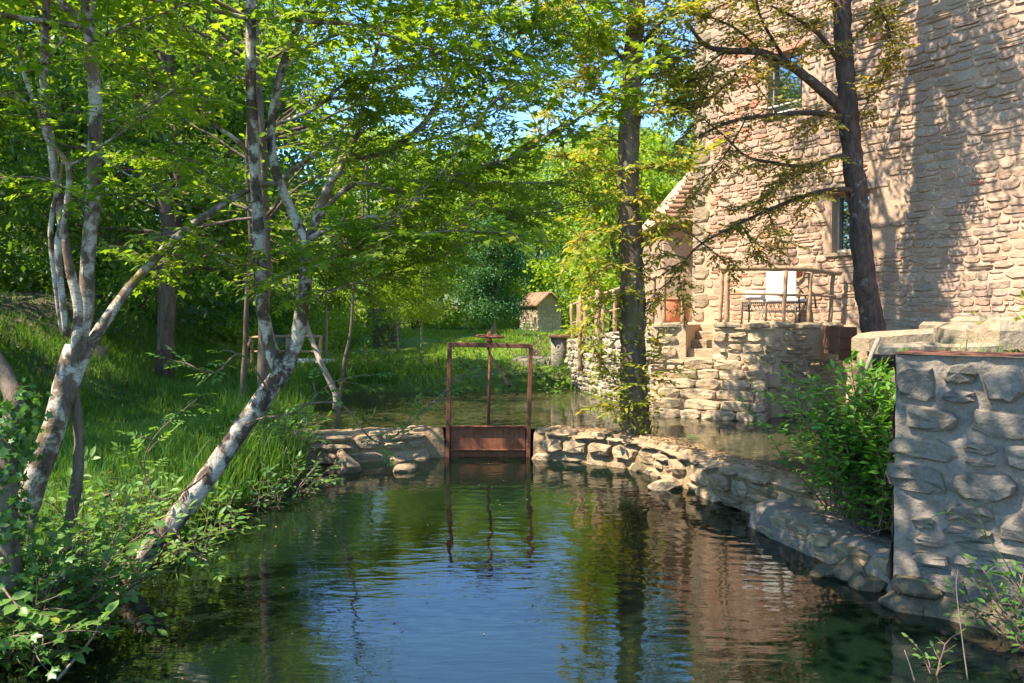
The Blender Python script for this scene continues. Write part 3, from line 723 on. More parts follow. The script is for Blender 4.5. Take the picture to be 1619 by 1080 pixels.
for x in (bx0 + .3, bx0 + .5, bx0 + .7):
    an = np.linspace(0, 1.6 * math.pi, 12)
    b.tube([(x + .07 * math.cos(q), by0, sz - .22 + .06 * math.sin(q)) for q in an], .008, 5)
b.tube([(bx0 + .14, by0, sz - .17), (bx0 + .5, by0, sz - .16), (bx1 - .1, by0, sz - .15)], .012, 6); b.build('scroll', M['driftwood'], bench, smooth=True)
for y in (by0, by1):
    b = MB(); b.tube([(bx1 - .16, y, sz), (bx1 - .14, y, sz + .22), (bx1 - .02, y, sz + .26), (bx1 + .10, y, sz + .12), (bx1 + .13, y, sz - .1)], .016, 6); b.build('armrest', M['iron'], bench, smooth=True)
cx0, cx1 = 4.33, 4.80
b = MB(); b.box(((bx0 + .30 + bx1) / 2, (by0 + by1) / 2, sz + .035), (bx1 - bx0 - .32, by1 - by0 - .05, .06)); b.build('seat_cushion', M['cushion'], bench, bevel=.018)
a_ = math.radians(-6); Rc = np.array([[1, 0, 0], [0, math.cos(a_), -math.sin(a_)], [0, math.sin(a_), math.cos(a_)]])
rzz = math.radians(-14); Rz = np.array([[math.cos(rzz), -math.sin(rzz), 0], [math.sin(rzz), math.cos(rzz), 0], [0, 0, 1]])
b = MB(); b.box(((cx0 + cx1) / 2 + .02, by1 - .06, sz + .30), (.49, .085, .46), Rz @ Rc); b.build('back_cushion', M['cushion'], bench, bevel=.02)
tow = MB(); an = np.linspace(0, 5.2 * math.pi, 60); prof = [(.030 + .0036 * q) for q in an]
V = []
for xx in (0, .07, .14, .21, .27):
    for q, r_ in zip(an, prof): V.append((xx, r_ * math.cos(q), r_ * math.sin(q)))
Rt = np.array([[math.cos(-.35), -math.sin(-.35), 0], [math.sin(-.35), math.cos(-.35), 0], [0, 0, 1]])
V = (np.array(V) * 1.08) @ Rt.T + np.array([bx0 + .01, by0 + .22, sz + .115])
tow.add(V, [[r * 60 + i, r * 60 + i + 1, (r + 1) * 60 + i + 1, (r + 1) * 60 + i] for r in range(4) for i in range(59)])
o = tow.build('rolled_towel', M['towel'], None, org=np.array([bx0 + .1, by0 + .2, sz]), smooth=True); tag(o, 'white and lilac rolled towel lying on the iron bench', 'towel')
md = o.modifiers.new('thick', 'SOLIDIFY'); md.thickness = .006
pouch = thing('red_pouch', 'small red and dark pouch lying at the front of the bench seat', 'pouch', (bx0 + .42, by0 + .07, sz + .02))
for i in range(3): MB().lathe((bx0 + .36 + .065 * i, by0 + .06, sz + .02), [(.006, 0), (.030, .008), (.033, .03), (.022, .048), (.004, .052)], 10).build('segment', M['red'] if i != 1 else M['iron'], pouch, smooth=True)
pz = thing('orange_sandal', 'small orange thing with dark strap on the white seat cushion', 'sandal', (bx0 + .62, by0 + .25, sz + .07))
MB().lathe((bx0 + .62, by0 + .25, sz + .068), [(.05, 0), (.06, .01), (.05, .022), (.01, .03)], 10).build('sole', M['terracotta'], pz, smooth=True)
MB().torus((bx0 + .62, by0 + .25, sz + .085), .04, .010, (1, 0, .2), 10, 5).build('strap', M['iron'], pz, smooth=True)
# terracotta half-bowl lamp on the house wall
lu, lv = house_uv(1262, 428)
lamp = thing('wall_lamp', 'terracotta half bowl lamp on the house wall above the bench', 'wall lamp', hpt(lu, lv, 0))
prof = [(.02, -.12), (.09, -.07), (.14, .02), (.15, .05)]; V = []
for r_, z_ in prof:
    for j in range(9):
        an = math.pi * j / 8; q = hpt(lu + r_ * math.cos(an), lv + z_, -.045 - r_ * math.sin(an)); V.append(q)
b = MB(); b.add(V, [[i * 9 + j, i * 9 + j + 1, (i + 1) * 9 + j + 1, (i + 1) * 9 + j] for i in range(3) for j in range(8)]); so = b.build('shade', M['terracotta'], lamp, smooth=True)
m_ = so.modifiers.new('thick', 'SOLIDIFY'); m_.thickness = .012
MB().box(hpt(lu, lv + .0, -.03), (.16, .05, .10), RH).build('bracket', M['cushion'], lamp, bevel=.01)
pot = thing('terracotta_pot', 'large terracotta urn standing beyond the top of the steps', 'pot', (2.98, 14.9, TZ))
MB().lathe((2.98, 14.9, TZ - .012), [(.14, 0), (.18, .08), (.21, .22), (.215, .33), (.20, .42), (.19, .45)], 20).build('body', M['terracotta'], pot, smooth=True)
MB().torus((2.98, 14.9, TZ + .445), .20, .022, (0, 0, 1), 22, 8).build('rim', M['terracotta'], pot, smooth=True)
MB().lathe((2.98, 14.9, TZ + .40), [(.02, .0), (.17, .0), (.175, .012), (.02, .02)], 16).build('earth', M['soil'], pot)
urn = thing('clay_jar', 'reddish clay jar half hidden by oak leaves beside the house corner', 'pot', (3.25, 15.0, TZ))
MB().lathe((3.22, 15.0, TZ - .012), [(.08, 0), (.12, .13), (.13, .26), (.09, .40), (.08, .44), (.105, .48)], 16).build('body', M['terracotta'], urn, smooth=True)
# timber chute box on the terrace end
ch = thing('timber_chute', 'dark brown plank box fixed to the terrace end near the oak', 'chute', (4.95, 12.1, 1.6))
q0 = at(1325, 540, 11.95)[:2]; ql = at(1301, 540, 12.55)[:2]; qr = at(1353, 540, 12.15)[:2]; qb = qr + (ql - q0)
for i in range(4):
    f0, f1 = i / 4 + .006, (i + 1) / 4 - .006
    a_, b_ = q0 + (ql - q0) * f0, q0 + (ql - q0) * f1; n_ = nrm(np.array([(ql - q0)[1], -(ql - q0)[0]])); n_ = n_ if n_[0] < 0 else -n_
    MB().prism([a_, b_, b_ - n_ * .03, a_ - n_ * .03], [1.40 + .14 * f0, 1.40 + .14 * f1, 1.40 + .14 * f1, 1.40 + .14 * f0], 1.845 + .01 * (i % 2)).build('plank', M['dark_plank'], ch)
for i in range(3):
    z0, z1 = 1.33 + .17 * i, 1.33 + .17 * i + .162
    n_ = nrm(np.array([(qr - q0)[1], -(qr - q0)[0]])); n_ = n_ if n_[1] < 0 else -n_
    MB().prism([q0 + (qr - q0) * .02 + n_ * .02, qr + n_ * .02, qr - n_ * .012, q0 + (qr - q0) * .02 - n_ * .012], z0, z1).build('plank', M['dark_plank'], ch)
MB().prism([q0 + (qr - q0) * .08 + (ql - q0) * .06, qr, qb, ql + (qr - q0) * .08], 1.42, 1.835).build('body', M['dark_plank'], ch)

# ------------------------------------------------------------------ sluice gate
GYD = 11.30
def gp(px, py): return at(px, py, GYD)
gate = thing('sluice_gate', 'rusty iron sluice gate with handwheel standing in the weir gap', 'sluice gate', (*gp(772, 722)[:2], 0))
PW, PD = .058, .09
tl, bl_, tr_, br = gp(711, 548), gp(707, 730), gp(839, 551), gp(834, 730)
def post(a_, b_):
    b = MB(); a_ = np.asarray(a_); b_ = np.asarray(b_); V = []
    for q in (b_, a_):
        for dx, dy in ((-PW / 2, -PD / 2), (PW / 2, -PD / 2), (PW / 2, PD / 2), (-PW / 2, PD / 2)): V.append(q + (dx, dy, 0))
    return b.add(V, [[3, 2, 1, 0], [4, 5, 6, 7], [0, 1, 5, 4], [1, 2, 6, 5], [2, 3, 7, 6], [3, 0, 4, 7]])
post(tl, bl_ - (0, 0, .35)).build('post', M['rust'], gate, bevel=.006); post(tr_, br - (0, 0, .35)).build('post', M['rust'], gate, bevel=.006)
b = MB(); V = []
for q in (tl + (-PW / 2, 0, 0), tr_ + (PW / 2, 0, 0)):
    for dy, dz in ((-PD / 2 - .002, 0), (PD / 2 + .002, 0), (PD / 2 + .002, .062), (-PD / 2 - .002, .062)): V.append(q + (0, dy, dz))
b.add(V, [[0, 1, 2, 3], [7, 6, 5, 4], [0, 4, 5, 1], [1, 5, 6, 2], [2, 6, 7, 3], [3, 7, 4, 0]]); b.build('top_beam', M['rust'], gate, bevel=.006)
c_ = (gp(709, 672) + gp(834, 722)) / 2; x0, x1 = gp(709, 700)[0] + .03, gp(834, 700)[0] - .03; zt, zb = gp(770, 673)[2], -.35
b = MB(); b.box(((x0 + x1) / 2, GYD + .015, (zt + zb) / 2), (x1 - x0, .014, zt - zb)); b.build('gate_plate', M['rust_plate'], gate)
for py in (711, 674):
    z_ = gp(770, py)[2]; b = MB(); b.box(((x0 + x1) / 2, GYD - .012, z_), (x1 - x0 - .004, .05, .016)); b.build('rib', M['rust'], gate, bevel=.003)
for q_ in (tl, tr_, bl_ + (0, 0, .30), br + (0, 0, .30)):
    for dz_ in (.012, -.05): MB().lathe((0, 0, 0), [(.010, 0), (.010, .008), (.004, .010)], 6).build('bolt', M['iron'], gate, org=np.zeros(3)).matrix_local = Matrix.Translation(Vector((q_ + np.array([0, -PD / 2 - .003, dz_]) - ORG[gate.name]).tolist())) @ Matrix.Rotation(math.pi / 2, 4, 'X')
sx_ = gp(772, 600)[0]
MB().tube([(sx_, GYD, zt - .02), (gp(775, 545)[0], GYD, gp(775, 545)[2] + .1)], .021, 10).build('screw_rod', M['rust'], gate, smooth=True)
wc = gp(774, 532); wx = np.array([wc[0], GYD, wc[2]])
MB().lathe((wx[0], GYD, gp(774, 548)[2] + .06), [(.045, 0), (.045, .03), (.036, .035), (.034, .115), (.028, .12), (.026, .15), (.012, .16)], 14).build('nut_housing', M['rust'], gate, smooth=True)
hw = MB().torus(wx, .195, .017, (0.04, -.03, 1), 32, 8).build('handwheel', M['rust'], gate, smooth=True)
for k in range(4):
    a_ = k * math.pi / 2 + .4; MB().tube([wx + np.array([math.cos(a_) * .03, math.sin(a_) * .03, 0]), wx + np.array([math.cos(a_) * .19, math.sin(a_) * .19, 0])], .014, 6).build('spoke', M['rust'], hw, smooth=True)
MB().lathe(wx - (0, 0, .02), [(.045, 0), (.045, .035), (.03, .045)], 12).build('hub', M['rust'], hw, smooth=True)

# ------------------------------------------------------------------ weirs
def weir(name, label, pts, wid, top, rs, hr, wr, dr, maxn=140, mats=None, top_mat='weir_mortar', curve=True, caps=True):
    P = np.asarray(pts, float)
    if curve:
        k = np.arange(len(P)); kk = np.linspace(0, len(P) - 1, (len(P) - 1) * 5 + 1)
        # Catmull-Rom through the plan points
        Q = []
        for x in kk:
            i = min(int(x), len(P) - 2); f = x - i
            p0, p1, p2, p3 = P[max(i - 1, 0)], P[i], P[i + 1], P[min(i + 2, len(P) - 1)]
            Q.append(.5 * ((2 * p1) + (-p0 + p2) * f + (2 * p0 - 5 * p1 + 4 * p2 - p3) * f * f + (-p0 + 3 * p1 - 3 * p2 + p3) * f ** 3))
        P = np.array(Q)
    pa = Path(P); pa.smooth = True
    root = thing(name, label, 'weir', (*P[len(P) // 2], 0))
    us = np.linspace(0, pa.L, max(6, int(pa.L / .05))); ring = []
    prof = [(0.05, -.7), (.03, -.05), (.0, .6 * top), (-.02, top - .05), (-.06, top - .01)] + [(-wid * f, top + .012) for f in np.linspace(.25, .9, 7)] + [(-wid, top - .03), (-wid - .02, -.3)]
    V = np.zeros((len(us), len(prof), 3))
    for i, u in enumerate(us):
        q, t_, n_ = pa.fr(min(u, pa.L - 1e-6)); V[i] = [[q[0] + n_[0] * o, q[1] + n_[1] * o, z] for o, z in prof]
    N = fbm(V * 4.5, 4); N2 = fbm(V * 4.5 + 40, 4)
    V[..., 2] += N * .028 * (V[..., 2] > 0); V[..., :2] += (N2 * .03)[..., None] * .7
    m = len(prof); Fs = np.array([[i * m + j, (i + 1) * m + j, (i + 1) * m + j + 1, i * m + j + 1] for i in range(len(us) - 1) for j in range(m - 1)])
    np_obj('mortar', V.reshape(-1, 3), Fs, M[top_mat], root, smooth=True)
    for e_ in (0, -1):
        MB().add(V[e_], [list(range(m))]).build('end', M[top_mat], root)
    masonry(pa, -.12, top - .01, hr, wr, dr, root, mats or M['weir_stone'], rs, gap=.02, rough=.2, maxn=maxn, split=.25, inn=(.7, .95))
    # flat cap stones bedded in the top
    u = 0
    while u < pa.L and caps:
        w_ = rs.uniform(.22, .5); uc = min(u + w_ / 2, pa.L - .05); q, t_, n_ = pa.fr(uc)
        if u + w_ > pa.L: break
        ww = rs.uniform(.45, .95) * wid; V, Fs = stone_geo(w_ - .03, ww, rs.uniform(.008, .035), 10, rs, .2, .04)
        c0 = np.array([q[0] - n_[0] * (ww / 2 + .01), q[1] - n_[1] * (ww / 2 + .01), top + .0])
        W = V[:, :1] * np.array([*t_, 0]) + V[:, 1:2] * np.array([*n_, 0]) + V[:, 2:] * np.array([0, 0, 1.]) + c0
        MB().add(W, Fs).build('cap_stone', mats if mats else M['weir_stone'], root, org=c0, smooth=False); u += w_
    return root, pa
rs = np.random.default_rng(5)
wl, _ = weir('straight_weir', 'low mossy rubble weir between the grassy bank and the gate', [(-3.25, 10.75), (-2.4, 10.78), (-1.6, 11.02), (-.965, 11.28)], .34, .40, rs, (.16, .30), (.30, .66), (.03, .10))
wr_, pw = weir('curved_weir', 'long curved rubble weir sweeping from the gate towards the grey wall', [(.30, 11.17), (1.0, 10.83), (1.62, 10.36), (1.92, 9.62), (2.14, 8.85), (2.42, 8.1), (2.75, 7.45), (3.1, 7.0)], .42, .40, rs, (.13, .27), (.22, .52), (.03, .10), 200)
wg, _ = weir('stone_ledge', 'lower stone ledge stepping down beside the leafy bush', [(2.26, 7.52), (2.42, 6.95), (2.58, 6.35), (2.72, 5.85), (2.78, 5.62)], .55, .235, rs, (.12, .22), (.26, .55), (.015, .05), 80, M['weir_stone'], 'grey_mortar', caps=False)
for k, (px, py, s) in enumerate(((1015, 742, .28), (1050, 770, .34), (945, 726, .22), (548, 742, .42), (1340, 905, .34), (1375, 925, .26), (1300, 905, .22), (1400, 890, .24), (640, 742, .25))):
    q = on_z(px, py, .02); V, Fs = rock_geo(s, s * .75, s * .36, rs)
    a_ = rs.uniform(0, 3); W = np.stack([V[:, 0] * math.cos(a_) - V[:, 1] * math.sin(a_), V[:, 0] * math.sin(a_) + V[:, 1] * math.cos(a_), V[:, 2] * (1.8 if k == 3 else 1)], 1) + q
    o = MB().add(W, Fs).build('boulder', M['weir_stone' if k in (1, 3, 8) else 'wet_stone'], None, org=q)
    tag(o, ['flat wet stone at the foot of the curved weir, by its bend', 'broad pale boulder below the bend of the curved weir', 'small dark stone at the waterline under the curved weir', 'big rounded boulder set before the straight weir',
            'tilted grey rock at the waterline below the stone ledge', 'sharp grey rock where the ledge meets the grey wall', 'low wet rock half sunk below the stone ledge', 'dark rock wedged under the stone ledge', 'brown stone at the waterline of the straight weir'][k], 'boulder', 'rocks at the waterline')

# ------------------------------------------------------------------ grey wall on the right, slabs and lid
gw = thing('grey_wall', 'shaded grey rubble and mortar wall standing in the water', 'wall', (3.1, 5.3, 0))
G0, G1 = np.array([2.655, 5.50]), np.array([4.9, 3.75])
pg = Path([G0, G1])
rough_face(pg, -.55, 1.735, gw, M['grey_mortar'], .022, .026, 'mortar', fq=7.5, u1=2.2)
gn = pg.fr(.1)[2]; gb = np.array([.58, .72])
b = MB(); b.prism([G0 - gn * .02, G1 - gn * .02, G1 + gb * .8, G0 + gb * .9], -.55, 1.72); b.build('core', M['grey_mortar'], gw)
ps_ = Path([G0 + gb * .9, G0 - gn * .0])
rough_face(ps_, -.55, 1.735, gw, M['grey_mortar'], .035, .04, 'mortar_side', fq=4.0)
rg = np.random.default_rng(9)
masonry(pg, -.15, 1.70, (.14, .30), (.22, .52), (.03, .07), gw, M['grey_stone'], rg, gap=.03, rough=.22, maxn=120, u1=2.1, split=.35, u0=.0, inn=(.70, .95))
for k, (u, zz, s) in enumerate(((.08, .0, .32), (.3, -.02, .4), (.62, -.03, .45), (.95, .0, .42), (1.3, 0, .4), (.16, .16, .26))):
    q, t_, n_ = pg.fr(u); V, Fs = rock_geo(s, s * .62, .14, rg); c0 = np.array([q[0] + n_[0] * .04, q[1] + n_[1] * .04, zz])
    o = MB().add(V[:, :1] * np.array([*t_, 0]) + V[:, 1:2] * np.array([0, 0, 1.]) + V[:, 2:] * np.array([*n_, 0]) + c0, Fs).build('footing_stone', M['wet_stone'], gw, org=c0)
lid = MB(); lid.prism([G0 - gn * -.03, G1 - gn * -.03, G1 + gb * .35, G0 + gb * .45], 1.742, 1.754); o = lid.build('rusty_sheet', M['rust'], None, org=np.array([3.2, 5.4, 1.74])); tag(o, 'thin rusty iron sheet lying along the top of the grey wall', 'metal sheet')
rk = np.random.default_rng(33)
slabs = [(1452, 538, 8.6, 1.30, .55, .15, 'long mossy slab lying nearest the oak trunk'), (1530, 530, 7.6, .62, .5, .14, 'cracked pale slab between the long slab and lime shrub'), (1590, 533, 6.9, .55, .45, .16, 'thick pale block at the end of the slab row'), (1475, 552, 7.2, .40, .25, .07, 'small pale stone lying behind the iron sheet'), (1545, 552, 6.8, .42, .22, .06, 'flat stone wedged under the cracked slab'),
         (1540, 515, 9.6, .62, .4, .12, 'ochre rock lying against the foot of the house'), (1480, 520, 9.8, .4, .3, .10, 'small rock lying before the house wall by the slabs'), (1425, 553, 7.0, .5, .2, .06, 'flat stone beside the leaning stick, behind the sheet'), (1606, 520, 7.8, .5, .4, .12, 'rough stone under the lime shrub')]
for px, py, Y, L_, Wd, H_, lab in slabs:
    q = at(px, py, Y); V, Fs = stone_geo(L_, Wd, H_ * .8, 10, rk, .2, H_ * .6); a_ = rk.uniform(-.25, .12)
    W = np.stack([V[:, 0] * math.cos(a_) - V[:, 1] * math.sin(a_), V[:, 0] * math.sin(a_) + V[:, 1] * math.cos(a_), V[:, 2] + V[:, 0] * rk.uniform(-.08, .08)], 1) + q
    o = MB().add(W, Fs).build('slab', M['pale_stone'], None, org=q, smooth=False); tag(o, lab, 'stone slab', 'slabs lying on the wall top')
stick = MB().tube([at(1367, 592, 6.45), at(1378, 560, 6.5), at(1390, 533, 6.55)], [.016, .018, .02], 7, .1).build('leaning_stick', M['driftwood'], None, org=at(1370, 580, 6.5), smooth=True); tag(stick, 'pale dead stick leaning against the top of the grey wall', 'stick')

# ------------------------------------------------------------------ stone hut, post, basin, footbridge, pillar far off
hut = thing('stone_hut', 'small stone hut with tiled gable roof across the meadow', 'hut', (1.3, 36, 1.0))
hc = [np.array(q) for q in ((.35, 36.6), (1.12, 35.0), (2.2, 35.7), (1.43, 37.3))]
zb, ze, zr = .6, 2.50, 3.02
b = MB(); b.prism(hc, zb, ze); b.build('wall', M['hut_stone'], hut)
m0, m1 = (hc[1] + hc[2]) / 2, (hc[0] + hc[3]) / 2
b = MB(); b.add([[*hc[1], ze], [*hc[2], ze], [*m0, zr]], [[0, 1, 2]]); b.add([[*hc[0], ze], [*hc[3], ze], [*m1, zr]], [[0, 2, 1]]); b.build('gable', M['hut_stone'], hut)
for pa_ in (Path([hc[0], hc[1]]), Path([hc[1], hc[2]])):
    masonry(pa_, 1.2, ze, (.10, .16), (.12, .3), (.015, .04), hut, M['hut_stone'], rk, gap=.02, rough=.2, joined=True, K=7)
def roof_side(a0, a1, r0, r1):
    e0, e1 = np.array([*a0, ze]), np.array([*a1, ze]); t0_, t1_ = np.array([*r0, zr]), np.array([*r1, zr])
    ax = nrm(e1 - e0); e0 = e0 - ax * .12; e1 = e1 + ax * .12; t0_ = t0_ - ax * .12; t1_ = t1_ + ax * .12
    s0 = nrm(e0 - t0_); e0 = e0 + s0 * .15; e1 = e1 + s0 * .15; up = nrm(np.cross(ax, t0_ - e0)); up = up if up[2] > 0 else -up
    bs = MB(); bs.add([e0, e1, t1_, t0_] + [q + up * .05 for q in (e0, e1, t1_, t0_)], [[3, 2, 1, 0], [4, 5, 6, 7], [0, 1, 5, 4], [1, 2, 6, 5], [2, 3, 7, 6], [3, 0, 4, 7]]); ro = bs.build('roof', M['roof_tile'], hut)
    n_ = 11
    for i in range(n_):
        f = (i + .5) / n_; a_, b_ = e0 + (e1 - e0) * f, t0_ + (t1_ - t0_) * f
        MB().tube([a_ + up * .05, b_ + up * .055], [.062, .05], 6).build('tile', M['roof_tile'], ro, smooth=True)
roof_side(hc[0], hc[1], m1, m0); roof_side(hc[2], hc[3], m0, m1)
pillar = thing('stub_post', 'stout grey round post with flat brown cap at the ramp foot', 'post', (1.12, 18.7, .7))
MB().lathe((1.10, 18.7, .5), [(.19, 0), (.185, .5), (.19, 1.0)], 14).build('shaft', M['grey_mortar'], pillar, smooth=True)
MB().box((1.10, 18.7, 1.53), (.50, .46, .06)).build('cap', M['dark_plank'], pillar, bevel=.01)
basin = thing('stone_basin', 'low round stone basin rim in the grass by the stub post', 'basin', (.75, 19.6, .8))
for k in range(11):
    a_ = 2 * math.pi * k / 11; q = np.array([.72 + .62 * math.cos(a_), 19.6 + .62 * math.sin(a_), gz(.72, 19.0) + .05]); V, Fs = stone_geo(.36, .24, .1, 9, rk, .2, .15)
    W = np.stack([-V[:, 0] * math.sin(a_) + V[:, 1] * math.cos(a_), V[:, 0] * math.cos(a_) + V[:, 1] * math.sin(a_), V[:, 2]], 1) + q
    MB().add(W, Fs).build('rim_stone', M['grey_stone'], basin, org=q, smooth=False)
fb = thing('footbridge', 'small footbridge with white deck edge and log handrails beyond the birch', 'footbridge', (-4.6, 17, .8))
d0, d1 = at(432, 575, 17.0), at(511, 577, 16.6)
b = MB(); b.prism([(d0[0], d0[1]), (d1[0], d1[1]), (d1[0] + .1, d1[1] + .7), (d0[0] + .1, d0[1] + .7)], d0[2] + .03, d0[2] + .085); b.build('deck', M['cushion'], fb)
b = MB(); b.prism([(d0[0] + .02, d0[1] + .02), (d1[0] - .02, d1[1] + .02), (d1[0], d1[1] + .1), (d0[0] + .02, d0[1] + .1)], d0[2] - .2, d0[2] + .028); b.build('beam', M['iron'], fb)
for px, Y in ((398, 18.2), (455, 17.8), (507, 17.3)):
    q = at(px, 580, Y); log([(q[0], q[1], gz(q[0], q[1]) - .1), (q[0], q[1], at(px, 531, Y)[2])], .035).build('post', M['log'], fb, smooth=True)
log([at(396, 534, 18.2), at(455, 532, 17.8), at(509, 532, 17.3)], .032).build('handrail', M['log'], fb, smooth=True)
log([at(396, 556, 18.2), at(509, 556, 17.3)], .024).build('handrail', M['log'], fb, smooth=True)
log([at(396, 536, 18.2), at(388, 556, 18.0)], .03).build('brace', M['log'], fb, smooth=True)
q = at(612, 560, 27); pil = thing('stone_pillar', 'grey rubble pillar half hidden among trees across the meadow', 'pillar', (q[0], q[1], gz(q[0], q[1])))
b = MB(); b.prism([(q[0] - .42, q[1] - .3), (q[0] + .3, q[1] - .4), (q[0] + .42, q[1] + .3), (q[0] - .3, q[1] + .4)], gz(q[0], q[1]) - .1, 2.25); b.build('core', M['grey_stone'], pil)
pp = Path([(q[0] - .42, q[1] - .3), (q[0] + .3, q[1] - .4), (q[0] + .42, q[1] + .3)]); masonry(pp, gz(q[0], q[1]), 2.2, (.1, .18), (.12, .3), (.02, .05), pil, M['grey_stone'], rk, K=7, joined=True)
q = np.array([-8.1, 15.2]); V, Fs = stone_geo(.5, .34, .16, 10, rk, .2, .12); c0 = np.array([*at(150, 592, 15.2)]); c0[2] = gz(c0[0], c0[1]) + .02
o = MB().add(V + c0, Fs).build('white_stone', M['pale_stone'], None, org=c0, smooth=True); tag(o, 'pale flat stone lying in the grass below the earth bank', 'stone')

# ------------------------------------------------------------------ leaves
def tmpl(V, Fs): return np.array(V, float), np.array(Fs, int)
LEAF4 = tmpl([(0, 0, 0), (.45, .27, .05), (1, 0, -.06), (.45, -.27, .05)], [(0, 2, 1), (0, 3, 2)])
LEAF6 = tmpl([(0, 0, 0), (.25, .20, .05), (.62, .21, .03), (1, 0, -.08), (.62, -.21, .03), (.25, -.20, .05)], [(0, 3, 2), (0, 2, 1), (0, 5, 4), (0, 4, 3)])
MAPLE = tmpl([(.12, 0, 0), (.02, .34, -.02), (.30, .24, .03), (.50, .52, -.06), (.60, .20, .03), (1, 0, -.07), (.60, -.20, .03), (.50, -.52, -.06), (.30, -.24, .03), (.02, -.34, -.02)],
             [(0, 2, 1), (0, 4, 2), (2, 4, 3), (0, 5, 4), (0, 6, 5), (0, 8, 6), (8, 7, 6), (0, 9, 8)])
def pinnate():
    V = []; Fs = []
    for i, x in enumerate((.18, .42, .66)):
        for s_ in (1, -1):
            k = len(V); c, s2 = .5, .87 * s_
            L, Wd = .36, .085
            V += [(x, 0, 0), (x + L * .5 * c - Wd * s2, L * .5 * s2 + Wd * c * s_, .02), (x + L * c, L * s2, -.04), (x + L * .5 * c + Wd * s2 * s_ * s_, L * .5 * s2 - Wd * c * s_, .02)]
            Fs += [(k, k + 1, k + 2), (k, k + 2, k + 3)]
    k = len(V); V += [(.7, 0, 0), (.88, .1, .02), (1.1, 0, -.04), (.88, -.1, .02)]; Fs += [(k, k + 1, k + 2), (k, k + 2, k + 3)]
    return tmpl(V, Fs)
PINN = pinnate()
OAKL = tmpl([(0, 0, 0), (.3, .20, .03), (.45, .12, 0), (.7, .26, .03), (1, 0, -.1), (.7, -.26, .03), (.45, -.12, 0), (.3, -.20, .03)], [(0, 2, 1), (0, 4, 2), (2, 4, 3), (0, 6, 4), (4, 6, 5), (0, 7, 6)])
def leaves(P, A, N, S, T):
    P, A, N = (np.asarray(x, float) for x in (P, A, N)); S = np.asarray(S, float); TV, TF = T
    A = nrm(A); B = nrm(np.cross(N, A)); C = np.cross(A, B); n = len(P); k = len(TV)
    L = TV[None] * S[:, None, None]
    V = P[:, None] + L[..., :1] * A[:, None] + L[..., 1:2] * B[:, None] + L[..., 2:] * C[:, None]
    Fs = TF[None] + (np.arange(n) * k)[:, None, None]
    return V.reshape(-1, 3), Fs.reshape(-1, TF.shape[1])
def rdir(rng, n): return nrm(rng.normal(size=(n, 3)))

q = at(612, 560, 27); rng = np.random.default_rng(91); n = 500; V, Fs = leaves(np.stack([q[0] + rng.normal(size=n) * .42, q[1] - .38 + rng.normal(size=n) * .14, rng.uniform(gz(q[0], q[1]), 2.5, n)], 1), rdir(rng, n), rdir(rng, n) * .6 + (0, -1, .4), rng.uniform(.07, .15, n), LEAF4); stuff(np_obj('ivy', V, Fs, M['leaf_mid'], pil))
def tree_parts(seed, H, R, tr, clear, nlimb, ncl, lsize, T, spread=.5, flat=.55, prof=lambda t: math.sin(math.pi * (.18 + .75 * t)) ** .8, lean=(0, 0), up=.55, wob=.25):
    """skeleton of trunk, limbs and boughs, and leaf clumps around the bough ends; base at the origin"""
    rng = np.random.default_rng(seed); tb = MB(); m = 9
    tz = np.linspace(0, 1, m); tp_ = np.stack([lean[0] * tz ** 1.5 * H + wob * tr * 4 * np.sin(tz * 5 + rng.uniform(0, 6)), lean[1] * tz ** 1.5 * H + wob * tr * 4 * np.sin(tz * 4 + rng.uniform(0, 6)), tz * H * .93], 1); tp_[:, :2] -= tp_[0, :2]
    trad = tr * (1 - .85 * tz) * (1 + .5 * np.exp(-tz * 22)); tb.tube(tp_, trad, 9, .07)
    lb = MB(); cl = []; ga = rng.uniform(0, 6)
    for i in range(nlimb):
        f = clear + (.97 - clear) * (i + rng.uniform(0, .7)) / nlimb
        b0 = np.array([np.interp(f, tz, tp_[:, j]) for j in range(3)]); ga += 2.4 + rng.uniform(-.4, .4)
        L = R * prof((f - clear) / (1 - clear)) * rng.uniform(.7, 1.15); el = rng.uniform(.15, .9) * up + .35 * f
        d = np.array([math.cos(ga) * math.cos(el), math.sin(ga) * math.cos(el), math.sin(el)]); pts = [b0]
        for s_ in range(5): d = nrm(d + rng.normal(size=3) * .16 + (0, 0, .03)); pts.append(pts[-1] + d * L / 5)
        pts = np.array(pts); r0 = tr * (1 - .8 * f) * .55; lb.tube(pts, np.linspace(r0, r0 * .2, 6), 5, .05, False)
        for s_ in range(rng.integers(3, 6)):
            g = rng.uniform(.3, 1); q = np.array([np.interp(g * 5, range(6), pts[:, j]) for j in range(3)])
            dd = nrm(d + rng.normal(size=3) * .7); ll = L * rng.uniform(.22, .5); e = q + dd * ll
            lb.tube([q, q + dd * ll * .5 + rng.normal(size=3) * .05, e], [r0 * .35, r0 * .25, r0 * .1], 4, 0, False); cl += [e, q + dd * ll * .55]
        cl.append(pts[-1]); cl.append(pts[-2])
    cl = np.array(cl); n = int(ncl * len(cl)); idx = rng.integers(0, len(cl), n); sc = rng.uniform(.55, 1.3, len(cl))[idx]
    off = rng.normal(size=(n, 3)) * np.array([spread, spread, spread * flat]) * sc[:, None]
    P = cl[idx] + off; A = nrm(rdir(rng, n) * .8 + nrm(off + 1e-6) * .5 + np.array([0, 0, -.25])); N = nrm(rdir(rng, n) * .75 + np.array([0, 0, .8]))
    V, Fs = leaves(P, A, N, lsize * rng.uniform(.6, 1.25, n), T)
    return tb, lb, V, Fs
TREE_MESH = {}
def mb_mesh(name, mb, m):
    me = bpy.data.meshes.new(name); me.from_pydata(np.concatenate(mb.V).tolist(), [], mb.F); me.materials.append(m); me.polygons.foreach_set('use_smooth', [True] * len(me.polygons)); me.update(); return me
